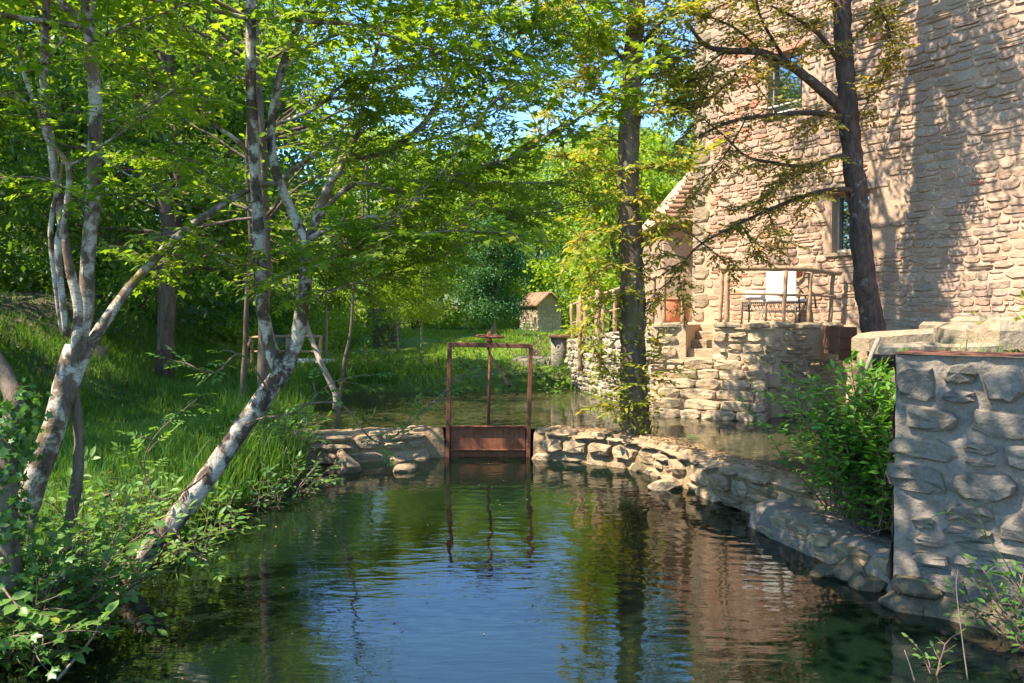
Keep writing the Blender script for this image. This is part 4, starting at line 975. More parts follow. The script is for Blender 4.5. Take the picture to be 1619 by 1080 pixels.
def make_tree_kind(kind, bark, leafm, *a, **k):
    tb, lb, V, Fs = tree_parts(*a, **k)
    TREE_MESH[kind] = (mb_mesh('trunk', tb, M[bark]), mb_mesh('limbs', lb, M[bark]), np_mesh('crown', V, Fs, M[leafm]))
def place_tree(kind, name, x, y, s, label, group=None, rz=0.0, z=None, mats=None):
    z = gz(x, y) - .05 if z is None else z
    t_ = thing(name, label, 'tree', (x, y, z), group); t_.rotation_euler.z = rz; t_.scale = (s, s, s)
    for nm, me in zip(('trunk', 'limbs', 'crown'), TREE_MESH[kind]):
        o = bpy.data.objects.new(nm, me); COL.objects.link(o); o.parent = t_; ORG[o.name] = ORG[t_.name]
        if nm == 'crown': stuff(o)
        if mats and nm == 'crown':
            o.material_slots[0].link = 'OBJECT'; o.material_slots[0].material = M[mats]
    return t_
make_tree_kind('tall', 'bark', 'leaf_mid', 101, 13, 4.2, .20, .14, 28, 60, .24, LEAF4, .50)
make_tree_kind('tall2', 'bark', 'leaf_dark', 102, 12, 4.6, .22, .12, 28, 60, .24, LEAF4, .50)
make_tree_kind('broad', 'bark', 'leaf_yellow', 103, 8.5, 3.6, .16, .16, 24, 70, .22, LEAF4, .40)
make_tree_kind('bushy', 'bark_pale', 'leaf_blue', 104, 5.0, 1.25, .10, .16, 26, 100, .11, LEAF4, .34)
make_tree_kind('slim', 'bark_pale', 'leaf_yellow', 105, 5.5, 1.3, .05, .30, 12, 80, .11, LEAF4, .30)
make_tree_kind('fine', 'bark', 'leaf_mid', 106, 9.5, 3.4, .15, .16, 26, 85, .19, LEAF4, .38)
G1_ = 'trees of the dark wood beyond the lawn'; G2_ = 'sunlit trees beyond the meadow'
for a_ in (
    ('tall2', 'broadleaf_tree', -12.2, 17.6, .85, 'dark broadleaf tree on top of the bare earth bank', G1_, .3, None, None),
    ('tall', 'broadleaf_tree', -6.75, 15.4, .68, 'broadleaf tree with thick twin looking trunk behind the right leaning birch stem', G1_, 1.3, None, 'leaf_dark'),
    ('tall', 'broadleaf_tree', -14.5, 21.5, .95, 'tall tree deep in the dark wood above the bank', G1_, 2.2, None, None),
    ('tall2', 'broadleaf_tree', -11.6, 25, .92, 'tall dark tree behind the trunk with the leaning birch stem', G1_, 4.0, None, None),
    ('tall', 'broadleaf_tree', -11.2, 20.2, .78, 'mid green tree between the two dark trunks at the lawn edge', G1_, 5.1, None, None),
    ('tall2', 'broadleaf_tree', -12.0, 30, 1.15, 'far dark tree closing the wood at its deepest point', G1_, .9, None, None),
    ('tall', 'broadleaf_tree', -9.6, 31, .85, 'tall green tree beyond the footbridge', G1_, 2.9, None, None),
    ('tall', 'broadleaf_tree', -17.5, 27, 1.15, 'tree at the far edge of the wood, cut by the photo border', G1_, 3.6, None, None),
    ('fine', 'broadleaf_tree', -9.3, 27, .8, 'fine leaved tree behind the forked birch', G1_, 1.1, None, None),
    ('fine', 'broadleaf_tree', -6.4, 36, .92, 'bright fine leaved tree past the far end of the footbridge', G2_, 4.4, None, 'leaf_yellow'),
    ('broad', 'broadleaf_tree', -4.6, 38, .85, 'yellow green spreading tree above the grey pillar', G2_, .2, None, None),
    ('broad', 'broadleaf_tree', -1.3, 41, .92, 'yellow green tree rising behind the dark bushy tree', G2_, 2.4, None, None),
    ('fine', 'broadleaf_tree', -6.5, 44, 1.05, 'far green tree at the back of the meadow, wood side', G2_, 2.0, None, 'leaf_yellow'),
    ('fine', 'broadleaf_tree', -2.2, 47, 1.1, 'far green tree in the middle of the back of the meadow', G2_, 5.0, None, 'leaf_yellow'),
    ('tall', 'broadleaf_tree', 1.2, 46, .80, 'tall round tree standing directly behind the stone hut', G2_, 1.4, None, 'leaf_mid'),
    ('broad', 'broadleaf_tree', 4.3, 34, .86, 'yellow green tree beside the hut, over the ramp railing', G2_, 3.3, None, None),
    ('broad', 'broadleaf_tree', 3.6, 26, .80, 'bright lime green tree behind the ramp railing and dark trunk', G2_, 5.5, None, 'leaf_yellow'),
    ('fine', 'broadleaf_tree', 6.0, 38, .95, 'green tree seen between the dark trunk and the house corner', G2_, .7, None, 'leaf_yellow'),
    ('tall', 'broadleaf_tree', 8.5, 33, .85, 'tree behind the tiled wing of the house', G2_, .1, None, None),
    ('bushy', 'bushy_tree', -.75, 31.0, .95, 'dense blue green bushy tree standing in front of the stone hut', None, 0, None, None),
    ('slim', 'sapling', -2.18, 19.2, .62, 'pale twin stemmed sapling on the far shore of the upper pool', None, 0, None, None),
    ('slim', 'sapling', -3.5, 24.5, .6, 'thin straight sapling in the meadow grass beyond the far shore', None, 1, None, None),
    ('slim', 'sapling', -5.9, 19.0, .9, 'thin pale sapling near the footbridge handrail', None, 3, None, 'leaf_mid'),
    ('slim', 'sapling', -5.15, 22, .8, 'slender young tree with thin crown beyond the footbridge deck', None, 4, None, 'leaf_mid'),
    # trees that stand outside the frame and shade the bank
    ('tall2', 'broadleaf_tree', -9.2, 8.4, .66, 'tree on the bank outside the frame that shades the lawn', 'trees outside the frame', 1, None, None),
    ('tall2', 'broadleaf_tree', -10.6, 12.0, .66, 'tree on the slope outside the frame above the lawn', 'trees outside the frame', 2.5, None, None),
): place_tree(*a_[:6], group=a_[6], rz=a_[7], z=a_[8], mats=a_[9])

# ------------------------------------------------------------------ near trees, drawn limb by limb
def pxpath(pts, sub=4):
    """points (px, py, depth) of the photo turned into a smooth path in the scene"""
    Q = []; Y = pts[0][2]
    for p_ in pts:
        if len(p_) > 2: Y = p_[2]
        Q.append(at(p_[0], p_[1], Y))
    Q = np.array(Q); out = []
    for i in range(len(Q) - 1):
        p0, p1, p2, p3 = Q[max(i - 1, 0)], Q[i], Q[i + 1], Q[min(i + 2, len(Q) - 1)]
        for f in np.arange(sub) / sub:
            out.append(.5 * ((2 * p1) + (-p0 + p2) * f + (2 * p0 - 5 * p1 + 4 * p2 - p3) * f * f + (-p0 + 3 * p1 - 3 * p2 + p3) * f ** 3))
    out.append(Q[-1]); return np.array(out)
def stuffb(mb, *a, **k): return stuff(mb.build(*a, **k))
class Leafy:
    def __init__(s, seed): s.rng = np.random.default_rng(seed); s.tw = MB(); s.P = []; s.A = []; s.N = []; s.S = []
    def twig(s, base, d, L, r, ls, gap, droop=.10, sub=0.0, first=.15):
        rng = s.rng; pts = [base]; k = 5
        for i in range(k): d = nrm(d + rng.normal(size=3) * .10 + (0, 0, -droop / k * 2)); pts.append(pts[-1] + d * L / k)
        pts = np.array(pts); s.tw.tube(pts, np.linspace(r, r * .4, k + 1), 4, 0, False)
        x = first * L; sd = rng.choice((-1, 1)); T = nrm(np.gradient(pts, axis=0))
        while x < L:
            f = x / L * k; p_ = np.array([np.interp(f, range(k + 1), pts[:, j]) for j in range(3)]); t_ = T[min(int(f), k)]
            side = nrm(np.cross(t_, (0, 0, 1.))) * sd; sd = -sd
            s.P.append(p_ + side * .01); s.A.append(t_ * .55 + side * .85 + rng.normal(size=3) * .22 + (0, 0, -.15)); s.N.append(np.array([0, 0, 1.]) + rng.normal(size=3) * .35); s.S.append(ls * rng.uniform(.65, 1.2))
            if sub and rng.random() < sub and L > .25: s.twig(p_, nrm(t_ * .7 + side * .8 + (0, 0, rng.uniform(-.2, .3))), L * rng.uniform(.35, .6), r * .6, ls, gap, droop)
            x += gap * rng.uniform(.7, 1.3)
        s.P.append(pts[-1]); s.A.append(T[-1] + rng.normal(size=3) * .1); s.N.append(np.array([0, 0, 1.]) + rng.normal(size=3) * .3); s.S.append(ls)
    def along(s, path, spacing, tl, ls, gap, start=.2, r=.006, sub=.35, updown=(-.25, .5), droop=.12, taper=True, fwd=.6):
        rng = s.rng; seg = np.linalg.norm(np.diff(path, axis=0), axis=1); cum = np.concatenate([[0], np.cumsum(seg)]); L = cum[-1]; x = start * L; sd = 1
        while x < L:
            i = int(np.clip(np.searchsorted(cum, x) - 1, 0, len(seg) - 1)); f = (x - cum[i]) / seg[i]; p_ = path[i] * (1 - f) + path[i + 1] * f; t_ = nrm(path[i + 1] - path[i])
            a_ = rng.uniform(0, 2 * math.pi); h_ = np.array([math.cos(a_), math.sin(a_), 0]); side = nrm(np.cross(t_, (0, 0, 1.)) + 1e-6) * sd; sd = -sd
            d = nrm(t_ * fwd + side * .7 + h_ * .5 + (0, 0, rng.uniform(*updown))); k = (1 - .45 * x / L) if taper else 1
            s.twig(p_, d, rng.uniform(*tl) * k, r, ls, gap, droop, sub); x += spacing * rng.uniform(.6, 1.4)
        s.twig(path[-1], nrm(path[-1] - path[-2]), tl[0], r, ls, gap, droop, sub)
    def limbs(s, base, n, R, el, ls, gap, spacing, tl, r0=.02, wood=None, az=None, **k):
        """boughs from a stem top, for the part of the crown that goes on above the frame"""
        rng = s.rng
        for i in range(n):
            a_ = rng.uniform(*(az or (0, 2 * math.pi))); e = rng.uniform(*el); d = np.array([math.cos(a_) * math.cos(e), math.sin(a_) * math.cos(e), math.sin(e)]); pts = [np.asarray(base, float)]; L = R * rng.uniform(.6, 1.1)
            for _ in range(6): d = nrm(d + rng.normal(size=3) * .14); pts.append(pts[-1] + d * L / 6)
            pts = np.array(pts); wood.tube(pts, np.linspace(r0, r0 * .25, 7), 6, .05, False); s.along(pts, spacing, tl, ls, gap, **k)
    def build(s, root, T, mat, twig=True):
        V, Fs = leaves(s.P, s.A, s.N, np.array(s.S), T)
        if twig: stuff(s.tw.build('twigs', M['twig'], root))
        return stuff(np_obj('crown', V, Fs, M[mat], root))
def stem(mb, pts, r0, r1, n=10, jit=.06, sub=5):
    P = pxpath(pts, sub); mb.tube(P, np.linspace(r0, r1, len(P)) * (1 + .06 * fbm(P * 6, 2)), n, jit); return P

# --- the forked birch that leans out over the pond
bb = on_z(196, 955, -.05)
birch = thing('forked_birch', 'white barked forked birch leaning out of the bank over the pond', 'tree', (bb[0], bb[1], 0))
tr_ = MB(); br_ = MB()
P0 = stem(tr_, [(192, 1000, 5.72), (200, 930, 5.75), (235, 868, 5.8), (285, 812, 5.85), (335, 745, 5.95), (385, 672, 6.05), (425, 618, 6.1), (452, 580, 6.15)], .088, .068, 12)
PL = stem(tr_, [(445, 592, 6.13), (425, 540, 6.2), (414, 480), (411, 430), (408, 350), (402, 250), (397, 130), (396, 0), (392, -200, 6.2), (380, -420, 6.1)],   .056, .032)
PR = stem(tr_, [(452, 585, 6.14), (468, 540, 6.2), (478, 480), (485, 425), (486, 380)], .055, .048)
PRa = stem(tr_, [(486, 385, 6.2), (462, 335, 6.3), (436, 270), (429, 200), (445, 110), (472, 40), (502, -40), (540, -220, 6.5), (560, -380, 6.6)], .040, .02)
tr_.build('trunk', M['birch'], birch, smooth=True)
lf = Leafy(41); lf2 = Leafy(42)
B = []
for pts, r0, r1 in (
    ([(486, 385, 6.2), (510, 320, 6.3), (540, 253, 6.4), (580, 247, 6.5), (623, 233, 6.6), (663, 203), (683, 177, 6.8), (707, 133), (727, 107, 6.9), (747, 83), (757, 40, 7), (765, -60, 7.1)], .040, .008),
    ([(528, 285, 6.35), (563, 217, 6.3), (577, 150), (590, 100, 6.2), (603, 50), (620, -10, 6.1), (640, -160, 6)], .022, .008),
    ([(500, 345, 6.25), (560, 292, 6.3), (633, 301, 6.5), (740, 293, 6.9), (823, 290, 7.2), (873, 290, 7.4), (905, 300, 7.5)], .024, .004),
    ([(486, 380, 6.2), (540, 353, 6.0), (607, 340, 5.9), (657, 320), (740, 267, 5.9), (787, 257), (840, 233, 6.0), (873, 207), (923, 183, 6.1), (973, 147), (1003, 115, 6.2)], .026, .004),
    ([(700, 286, 5.9), (735, 290, 5.95), (773, 323, 6.1), (823, 337), (857, 337, 6.3), (895, 325)], .010, .003),
    ([(486, 400, 6.2), (560, 380, 5.6), (640, 372, 5.2), (720, 365, 5.0), (790, 372)], .012, .003),
    ([(484, 430, 6.2), (520, 410, 5.8), (560, 395, 5.6), (620, 345, 5.5), (700, 270, 5.5), (770, 170, 5.5), (830, 120)], .012, .003),
    ([(393, 253, 6.2), (380, 227), (333, 193, 6.1), (300, 163), (260, 140, 6.0), (200, 100), (143, 50, 5.9), (80, 0), (0, -50, 5.8)], .018, .010),
    ([(403, 330, 6.2), (350, 300, 6.4), (300, 262, 6.5), (240, 250)], .010, .003),
    ([(397, 130, 6.2), (340, 100, 6.4), (290, 40, 6.6), (250, -30)], .012, .004),
    ([(429, 200, 6.3), (500, 170, 6.1), (560, 120, 6.0), (620, 110), (700, 80, 5.9), (780, 20)], .016, .004),
    ([(445, 110, 6.3), (520, 60, 6.5), (600, 40, 6.7), (690, 10, 6.8), (800, -20, 6.9)], .014, .004),
    ([(623, 233, 6.6), (700, 215, 7.0), (780, 180, 7.3), (850, 130, 7.5), (910, 80, 7.6)], .012, .003),
    ([(727, 107, 6.9), (800, 60, 7.2), (870, 40, 7.4), (960, 20, 7.6)], .010, .003),
    ([(478, 480, 6.2), (540, 455, 6.0), (620, 430, 5.9), (700, 400)], .008, .003),
    ([(411, 430, 6.2), (360, 405, 6.0), (310, 400, 5.9), (260, 415)], .008, .003),
    ([(747, 83, 6.9), (800, 110, 7.1), (860, 60, 7.2), (930, 50, 7.3)], .010, .003),
    ([(757, 40, 7.0), (700, 0, 7.2), (640, -10, 7.4)], .010, .003),
    ([(600, 50, 6.2), (550, 20, 6.0), (500, 20, 5.9)], .008, .003),
    ([(540, 253, 6.4), (610, 160, 6.8), (680, 90, 7.1), (760, 130, 7.3), (830, 100, 7.4)], .012, .003),
): B.append(pxpath([tuple(p_) for p_ in pts], 5)); br_.tube(B[-1], np.linspace(r0, r1, len(B[-1])), 7, .06)
for i, p_ in enumerate(B):
    (lf if i % 2 else lf2).along(p_, .062, (.32, .75), .085 if i % 2 else .16, .055 if i % 2 else .09, start=.15, sub=.36, r=.005)
for top, n in ((PL[-1], 7), (PRa[-1], 5), (PL[-12], 4), (B[0][-1], 2), (B[1][-1], 2)):
    lf.limbs(top, n, 2.0, (-.1, .9), .10, .07, .16, (.35, .75), .018, br_, sub=.4)
stuffb(br_, 'branches', M['birch_dark'], birch, smooth=True)
lf.build(birch, MAPLE, 'leaf_fore'); lf2.build(birch, PINN, 'leaf_fore')

# --- small shoots on the lower birch trunk
sh = Leafy(43)
for pts in ([(385, 672, 6.02), (410, 662, 5.8), (470, 650, 5.6), (520, 608, 5.6), (560, 596)], [(425, 618, 6.0), (380, 560, 5.8), (340, 590, 5.6), (300, 578, 5.5)], [(330, 745, 5.9), (300, 770, 5.7), (252, 790, 5.6), (228, 742), (245, 690, 5.5), (300, 640)], [(270, 830, 5.8), (300, 870, 5.6), (325, 885, 5.5)], [(478, 640, 6.0), (540, 640, 5.8), (600, 700, 5.8), (680, 640, 5.8), (720, 600)]):
    p_ = pxpath(pts, 5); sh.tw.tube(p_, np.linspace(.009, .003, len(p_)), 5, 0, False); sh.along(p_, .10, (.14, .30), .15, .09, start=.45, sub=.1)
shoots = sh.build(birch, PINN, 'leaf_near'); shoots.name = 'shoot_foliage'

# --- the many stemmed tree on the bank
l0 = on_z(60, 840, .2)
multi = thing('multi_stem_tree', 'old many stemmed tree with mottled white bark on the near bank', 'tree', (*at(60, 800, 4.95)[:2], .2))
tr_ = MB()
stem(tr_, [(30, 850, 4.95), (60, 745, 5.0), (87, 670, 5.05), (105, 600, 5.1), (120, 548, 5.15)], .075, .066, 11)
S1 = stem(tr_, [(118, 570, 5.12), (136, 490, 5.2), (138, 420), (146, 330), (150, 250), (151, 160), (143, 67), (136, 0), (128, -160, 5.2), (115, -420, 5.2)], .050, .032)
S2 = stem(tr_, [(116, 575, 5.1), (124, 493, 5.1), (111, 427), (100, 360), (84, 250), (77, 200), (69, 150), (70, 90), (73, 0), (80, -180, 5.0), (70, -360, 4.9)], .032, .020, 8)
S3 = stem(tr_, [(104, 640, 5.08), (128, 575, 5.15), (145, 540, 5.25), (168, 505, 5.35), (200, 460, 5.5), (233, 423, 5.6), (267, 387, 5.8), (300, 358, 5.9), (345, 328, 6.1), (393, 300, 6.3), (440, 285, 6.5), (500, 240, 6.7)], .042, .018, 9)
stem(tr_, [(98, 520, 5.1), (88, 450, 5.0), (80, 380), (84, 330), (95, 290), (100, 255)], .017, .012, 7)
stem(tr_, [(106, 530, 5.05), (96, 450, 4.95), (92, 380), (105, 330), (108, 262), (77, 225), (67, 193), (50, 150), (37, 113), (30, 72)], .022, .011, 7)
tr_.build('trunk', M['birch_dark'], multi, smooth=True)
br_ = MB(); lf = Leafy(51); lf2 = Leafy(52); B = []
for pts, r0, r1 in (
    ([(108, 262, 5), (140, 247), (160, 230, 4.8), (200, 205), (235, 170, 4.7), (290, 130)], .009, .003),
    ([(37, 113, 5), (60, 108), (90, 75, 4.9), (110, 45)], .008, .003), ([(150, 200, 5.2), (200, 180, 5.4), (260, 150, 5.6)], .008, .003),
    ([(143, 67, 5.2), (200, 40, 5.0), (260, 20, 4.9), (330, -10)], .010, .003), ([(77, 200, 5.1), (40, 160, 4.8), (-10, 150, 4.6)], .009, .003),
    ([(72, 20, 5.05), (30, -10, 4.8), (-40, -30, 4.6)], .010, .004), ([(146, 330, 5.2), (110, 300, 4.9), (50, 280, 4.7), (0, 290)], .008, .003),
    ([(160, 250, 5.2), (230, 290, 5.0), (300, 300, 4.9)], .007, .002), ([(300, 358, 5.9), (330, 400, 5.8), (370, 420), (400, 410)], .008, .003),
    ([(440, 285, 6.5), (510, 235, 6.8), (560, 190, 7.0), (640, 170)], .012, .003),
): B.append(pxpath(pts, 5)); br_.tube(B[-1], np.linspace(r0, r1, len(B[-1])), 6, .05)
for i, p_ in enumerate(B): (lf if i % 2 else lf2).along(p_, .07, (.25, .6), .08 if i % 2 else .15, .055 if i % 2 else .09, start=.2, sub=.35, r=.004)
for top, n, az in ((S1[-1], 8, None), (S2[-1], 5, None), (S1[-14], 5, (-2.6, .4)), (S2[-10], 4, (-2.8, .2))):
    lf.limbs(top, n - 1, 2.5, (-.05, .8), .10, .07, .15, (.35, .75), .02, br_, az=az, sub=.4)
lf.limbs(S1[-1], 6, 4.1, (.0, .42), .11, .085, .15, (.4, .8), .025, br_, az=(-.78, -.38), sub=.5, start=.35)  # this and the next bough set: unseen, added to shade the grey wall
lf.limbs(S1[-6], 3, 3.9, (.1, .5), .11, .085, .16, (.4, .8), .022, br_, az=(-.9, -.5), sub=.5, start=.4)
stuffb(br_, 'branches', M['birch_dark'], multi, smooth=True); lf.build(multi, MAPLE, 'leaf_fore'); lf2.build(multi, PINN, 'leaf_fore')

# --- ivy covered stem and mossy stem beside it
ivy = thing('ivy_trunk', 'short leaning trunk wrapped in ivy at the water side', 'tree', (*at(15, 950, 4.55)[:2], .15))
tr_ = MB(); q0_ = stem(tr_, [(10, 985, 4.5), (14, 900, 4.52), (8, 790, 4.55), (12, 700, 4.6), (25, 640, 4.65), (10, 600, 4.7), (-30, 520, 4.7), (-60, 380, 4.7)], .075, .04, 10); tr_.build('trunk', M['bark_moss'], ivy, smooth=True)
rng = np.random.default_rng(8); n = 900; f = rng.uniform(0, len(q0_) * .62, n); i0 = f.astype(int); d = rdir(rng, n); P = q0_[i0] + d * rng.uniform(.06, .17, n)[:, None]
V, Fs = leaves(P, rdir(rng, n) * .6 + (0, 0, -.5), d + rdir(rng, n) * .4, rng.uniform(.035, .07, n), MAPLE); stuff(np_obj('ivy', V, Fs, M['leaf_ivy'], ivy))
ms = thing('mossy_stem', 'thin dark mossy stem rising from the bank between ivy and birch', 'tree', (*at(110, 905, 5.15)[:2], .2))
tr_ = MB(); stem(tr_, [(112, 925, 5.1), (108, 850, 5.12), (122, 760, 5.15), (125, 690, 5.18), (118, 620, 5.15)], .042, .03, 8); tr_.build('trunk', M['bark_moss'], ms, smooth=True)
for sd, nm, lab, pts, r0, r1 in (
    (61, 'dark_trunk', 'straight dark trunk standing behind the forked birch', [(418, 690, 10.5), (416, 600), (418, 500), (420, 400), (415, 250), (405, 100), (395, -150)], .085, .05),
    (62, 'slender_trunk', 'slender grey trunk standing in the upper pool by the straight weir', [(533, 690, 11.3), (536, 640), (545, 570), (555, 520), (560, 440), (572, 360), (580, 250)], .034, .014),
    (63, 'leaning_tree', 'bare pale trunk leaning over the grass behind the birch fork', [(530, 622, 12.6), (508, 575), (490, 530, 12.8), (480, 500)], .05, .04),
    (64, 'thin_trunk', 'thin dark trunk on the lawn left of the birch fork', [(384, 610, 12.5), (388, 540), (390, 470), (396, 380), (390, 250), (400, 100)], .045, .025),
    (65, 'old_trunk', 'old gnarled trunk with split bark at the lawn edge', [(262, 530, 14.2), (264, 470), (258, 420), (266, 360), (250, 250), (262, 80), (270, -200)], .15, .10)):
    b0 = at(*pts[0][:2], pts[0][2]); rt_ = thing(nm, lab, 'tree', (b0[0], b0[1], gz(b0[0], b0[1]) - .1)); tr_ = MB(); p_ = stem(tr_, [(pts[0][0], pts[0][1] + 25, pts[0][2])] + pts, r0, r1, 9, .08); tr_.build('trunk', M['bark_pale' if sd == 63 else 'bark'], rt_, smooth=True)
    if sd != 63:
        lf = Leafy(sd); br_ = MB()
        if sd in (61, 64, 65):
            for k in (-1, -6, -10, -14): lf.limbs(p_[k], 3, 2.2, (-.1, .6), .12, .11, .22, (.4, .8), .025, br_, sub=.3)
        else: lf.limbs(p_[-1], 5, .9, (-.6, .6), .09, .08, .12, (.25, .45), .01, br_, sub=.3); lf.limbs(p_[-8], 4, .8, (-.5, .3), .09, .08, .12, (.25, .45), .01, br_, sub=.3)
        stuffb(br_, 'branches', M['bark'], rt_, smooth=True); lf.build(rt_, LEAF6, 'leaf_mid' if sd != 62 else 'leaf_near', twig=True)
# --- the dark trunk on the curved weir
al0 = at(1003, 682, 10.82)
alder = thing('weir_tree', 'tall rough barked tree growing on the curved weir, yellowing leaves', 'tree', (al0[0], al0[1], .35))
tr_ = MB(); AP = stem(tr_, [(1004, 705, 10.82), (1004, 675, 10.82), (1003, 640), (1001, 560), (999, 450), (998, 380), (992, 300), (996, 200), (1001, 100), (1006, 0), (1010, -200), (1004, -420)], .205, .10, 16, .12, 7); tr_.build('trunk', M['bark_moss'], alder, smooth=True)
lf = Leafy(71); br_ = MB(); B = []
for pts, r0, r1 in (
    ([(1000, 90, 10.85), (1040, 40, 10.6), (1090, 10, 10.4)], .03, .01), ([(1000, 110, 10.85), (950, 60, 10.9), (900, 30, 11)], .03, .01), ([(995, 270, 10.85), (1040, 262, 10.5), (1085, 255, 10.3), (1110, 240)], .012, .004),
    ([(998, 200, 10.85), (1030, 170, 10.6), (1055, 150)], .012, .004), ([(996, 330, 10.85), (960, 310, 10.7), (930, 300, 10.6)], .010, .004), ([(998, 380, 10.85), (960, 360, 10.6), (925, 370, 10.5), (900, 400)], .010, .004),
    ([(999, 420, 10.85), (960, 420, 10.7), (930, 450, 10.7)], .008, .003), ([(1000, 460, 10.85), (960, 470, 10.7), (940, 520, 10.6)], .008, .003), ([(996, 300, 10.85), (1030, 330, 10.6), (1045, 380)], .010, .003),
    ([(1003, 640, 10.85), (970, 600, 10.7), (945, 560, 10.65)], .008, .003), ([(1003, 660, 10.85), (985, 640, 10.6), (960, 640)], .006, .002), ([(1002, 620, 10.85), (1022, 580, 10.7), (1030, 560)], .006, .002), ([(996, 180, 10.85), (955, 150, 10.8), (925, 100, 10.8)], .015, .005),
    ([(997, 240, 10.85), (960, 215, 10.8), (930, 230, 10.7)], .010, .004), ([(1002, 50, 10.85), (1050, 80, 10.7), (1075, 130)], .014, .004), ([(1003, 40, 10.85), (950, 0, 11.0), (890, 0, 11.2), (840, 30)], .03, .006), ([(1000, 80, 10.85), (940, 110, 11.0), (890, 140, 11.1), (860, 190)], .018, .005),
    ([(1005, 0, 10.85), (960, -40, 10.6), (900, -20, 10.4), (850, -10)], .025, .006), ([(1003, 30, 10.85), (970, 40, 10.4), (930, 60, 10.1)], .012, .004), ([(1005, 10, 10.85), (1050, -20, 11.0), (1090, 0, 11.1)], .02, .005), ([(998, 150, 10.85), (1040, 110, 11.0), (1080, 90, 11.1)], .014, .004), ([(995, 260, 10.85), (950, 270, 11.0), (900, 250, 11.1)], .012, .004)):
    p_ = pxpath(pts, 5); br_.tube(p_, np.linspace(r0, r1, len(p_)), 6, .05); lf.along(p_, .058, (.28, .7), .095, .047, start=.15, sub=.5, r=.005, updown=(-.4, .4))
for k, n in ((-1, 8), (-9, 6)): lf.limbs(AP[k], n, 2.4, (0, .8), .10, .09, .2, (.4, .8), .04, br_, sub=.3)
rng = np.random.default_rng(72); n = 1500; f = rng.integers(3, int(len(AP) * .8), n); d = rdir(rng, n); d[:, 1] = -abs(d[:, 1])
cl = (fbm(AP[f] * 1.4 + d * .4, 2) > -.12); f, d = f[cl], d[cl]; n = len(f)
V, Fs = leaves(AP[f] + d * rng.uniform(.17, .34, n)[:, None] + rng.normal(size=(n, 3)) * .05, rdir(rng, n), d + rdir(rng, n) * .6, rng.uniform(.04, .085, n), LEAF6); stuff(np_obj('ivy', V, Fs, M['leaf_alder'], alder))
stuffb(br_, 'branches', M['bark'], alder, smooth=True); lf.build(alder, LEAF6, 'leaf_alder')
